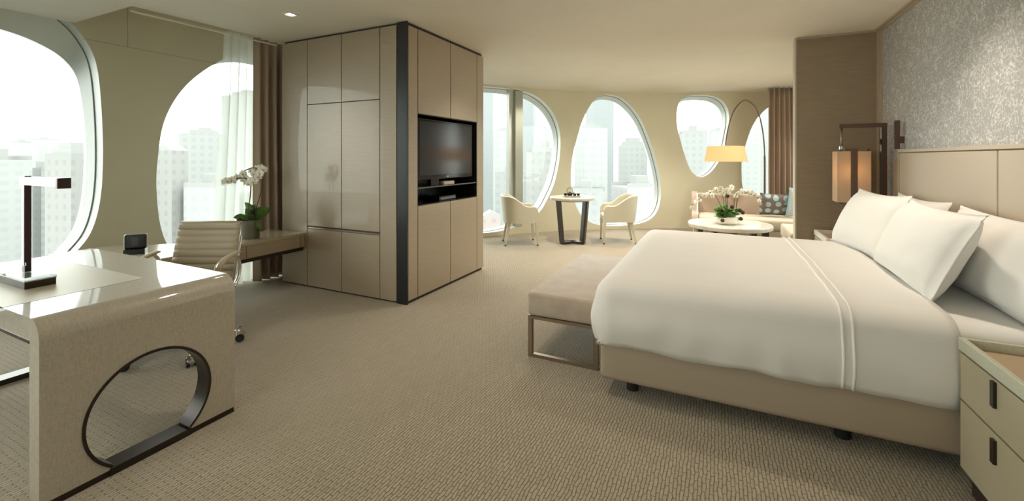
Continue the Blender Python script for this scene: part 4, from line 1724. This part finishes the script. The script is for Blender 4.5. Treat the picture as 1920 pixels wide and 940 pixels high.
d0 = downlight(-3.44, 2.61, None, 'square recessed downlight in the ceiling left of the wood block', 10)
for x, y, w in ((-1.45, 2.15, 50), (-1.9, -.4, 22), (.0, 1.0, 10), (.85, 3.4, 65), (-.3, -1.2, 18), (-3.4, -.6, 28), (.6, .6, 10), (-1.9, 4.1, 45), (-.6, 5.6, 110), (-2.0, 5.9, 110), (.3, 7.2, 120), (-1.0, 7.6, 120), (-2.9, 6.9, 60), (1.6, 8.2, 80)):  # spots without fixtures, most of them added to brighten the room
    l = bpy.data.lights.new('downlight_or_fill', 'SPOT')
    l.energy = w
    l.color = (1, .88, .73)
    l.spot_size = math.radians(110)
    l.spot_blend = .9
    l.shadow_soft_size = .05
    lo = bpy.data.objects.new('downlight_or_fill', l)
    COL.objects.link(lo)
    lo.location = (x, y, CEIL - .02)


# ------------------------------------------------------------------ the city outside
GZ = -85.0
bm = BM()
box(bm, -1800, 1500, -800, 2200, GZ - 1, GZ)
link('ground', bm, mat('hazy_ground', (.26, .27, .265), .9), kind='structure')

FAC = {  # haze is put into these pale, low-contrast facade colours
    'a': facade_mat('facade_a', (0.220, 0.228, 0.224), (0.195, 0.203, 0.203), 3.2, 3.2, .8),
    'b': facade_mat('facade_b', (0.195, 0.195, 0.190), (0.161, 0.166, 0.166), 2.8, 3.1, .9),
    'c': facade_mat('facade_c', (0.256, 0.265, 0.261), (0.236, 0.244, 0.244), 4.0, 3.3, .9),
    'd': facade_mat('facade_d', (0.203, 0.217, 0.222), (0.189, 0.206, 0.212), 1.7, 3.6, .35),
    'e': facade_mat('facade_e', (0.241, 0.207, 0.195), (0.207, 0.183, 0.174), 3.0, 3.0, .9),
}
ROOF = mat('roof_concrete', (.22, .224, .22), .9)


def building(u0, u1, vtop, t, style, label, cap='block', depth=None):
    """a tower standing t metres away; u0..u1, vtop say which way it lies from the room"""
    f = 808.0
    k = t / f
    cxr = (u0 + u1) / 2
    w = (u1 - u0) * k * .82
    dp = depth or w * .8
    top = CAM_H + (297 - vtop) * k
    Fw = Vector((-math.sin(YAW), math.cos(YAW), 0))
    p = (Fw + RT * ((cxr - 960) / f)) * (t + dp / 2)
    b = thing('building', label, 'building', (p.x, p.y, GZ), YAW + random.choice((-.28, -.2, .22, .3)), 'towers outside the windows')
    h = top - GZ
    m = FAC[style]
    bm = BM()
    box(bm, -w / 2, w / 2, -dp / 2, dp / 2, 0, h)
    link('tower', bm, m, b)
    bm = BM()
    if cap == 'block':
        box(bm, -w * .3, w * .3, -dp * .3, dp * .3, h, h + w * .12)
        box(bm, -w * .12, w * .16, -dp * .12, dp * .12, h + w * .12, h + w * .2)
    elif cap == 'pitched':
        bars = [(-w / 2, h), (0, h + w * .28), (w / 2, h)]
        m3 = Matrix(((1, 0, 0, 0), (0, 0, 1, 0), (0, 1, 0, 0), (0, 0, 0, 1)))
        prism(bm, bars, -dp / 2, dp / 2, m3)
    elif cap == 'step':
        box(bm, -w * .38, w * .38, -dp * .4, dp * .4, h, h + w * .16)
        box(bm, -w * .24, w * .24, -dp * .3, dp * .3, h + w * .16, h + w * .34)
    else:
        box(bm, -w * .5, w * .5, -dp * .5, -dp * .48, h, h + 1.5)
        box(bm, -w * .5, w * .5, dp * .48, dp * .5, h, h + 1.5)
        box(bm, -w * .15, w * .15, -dp * .2, dp * .2, h, h + 4)
    link('roof_structure', bm, ROOF, b)
    return b


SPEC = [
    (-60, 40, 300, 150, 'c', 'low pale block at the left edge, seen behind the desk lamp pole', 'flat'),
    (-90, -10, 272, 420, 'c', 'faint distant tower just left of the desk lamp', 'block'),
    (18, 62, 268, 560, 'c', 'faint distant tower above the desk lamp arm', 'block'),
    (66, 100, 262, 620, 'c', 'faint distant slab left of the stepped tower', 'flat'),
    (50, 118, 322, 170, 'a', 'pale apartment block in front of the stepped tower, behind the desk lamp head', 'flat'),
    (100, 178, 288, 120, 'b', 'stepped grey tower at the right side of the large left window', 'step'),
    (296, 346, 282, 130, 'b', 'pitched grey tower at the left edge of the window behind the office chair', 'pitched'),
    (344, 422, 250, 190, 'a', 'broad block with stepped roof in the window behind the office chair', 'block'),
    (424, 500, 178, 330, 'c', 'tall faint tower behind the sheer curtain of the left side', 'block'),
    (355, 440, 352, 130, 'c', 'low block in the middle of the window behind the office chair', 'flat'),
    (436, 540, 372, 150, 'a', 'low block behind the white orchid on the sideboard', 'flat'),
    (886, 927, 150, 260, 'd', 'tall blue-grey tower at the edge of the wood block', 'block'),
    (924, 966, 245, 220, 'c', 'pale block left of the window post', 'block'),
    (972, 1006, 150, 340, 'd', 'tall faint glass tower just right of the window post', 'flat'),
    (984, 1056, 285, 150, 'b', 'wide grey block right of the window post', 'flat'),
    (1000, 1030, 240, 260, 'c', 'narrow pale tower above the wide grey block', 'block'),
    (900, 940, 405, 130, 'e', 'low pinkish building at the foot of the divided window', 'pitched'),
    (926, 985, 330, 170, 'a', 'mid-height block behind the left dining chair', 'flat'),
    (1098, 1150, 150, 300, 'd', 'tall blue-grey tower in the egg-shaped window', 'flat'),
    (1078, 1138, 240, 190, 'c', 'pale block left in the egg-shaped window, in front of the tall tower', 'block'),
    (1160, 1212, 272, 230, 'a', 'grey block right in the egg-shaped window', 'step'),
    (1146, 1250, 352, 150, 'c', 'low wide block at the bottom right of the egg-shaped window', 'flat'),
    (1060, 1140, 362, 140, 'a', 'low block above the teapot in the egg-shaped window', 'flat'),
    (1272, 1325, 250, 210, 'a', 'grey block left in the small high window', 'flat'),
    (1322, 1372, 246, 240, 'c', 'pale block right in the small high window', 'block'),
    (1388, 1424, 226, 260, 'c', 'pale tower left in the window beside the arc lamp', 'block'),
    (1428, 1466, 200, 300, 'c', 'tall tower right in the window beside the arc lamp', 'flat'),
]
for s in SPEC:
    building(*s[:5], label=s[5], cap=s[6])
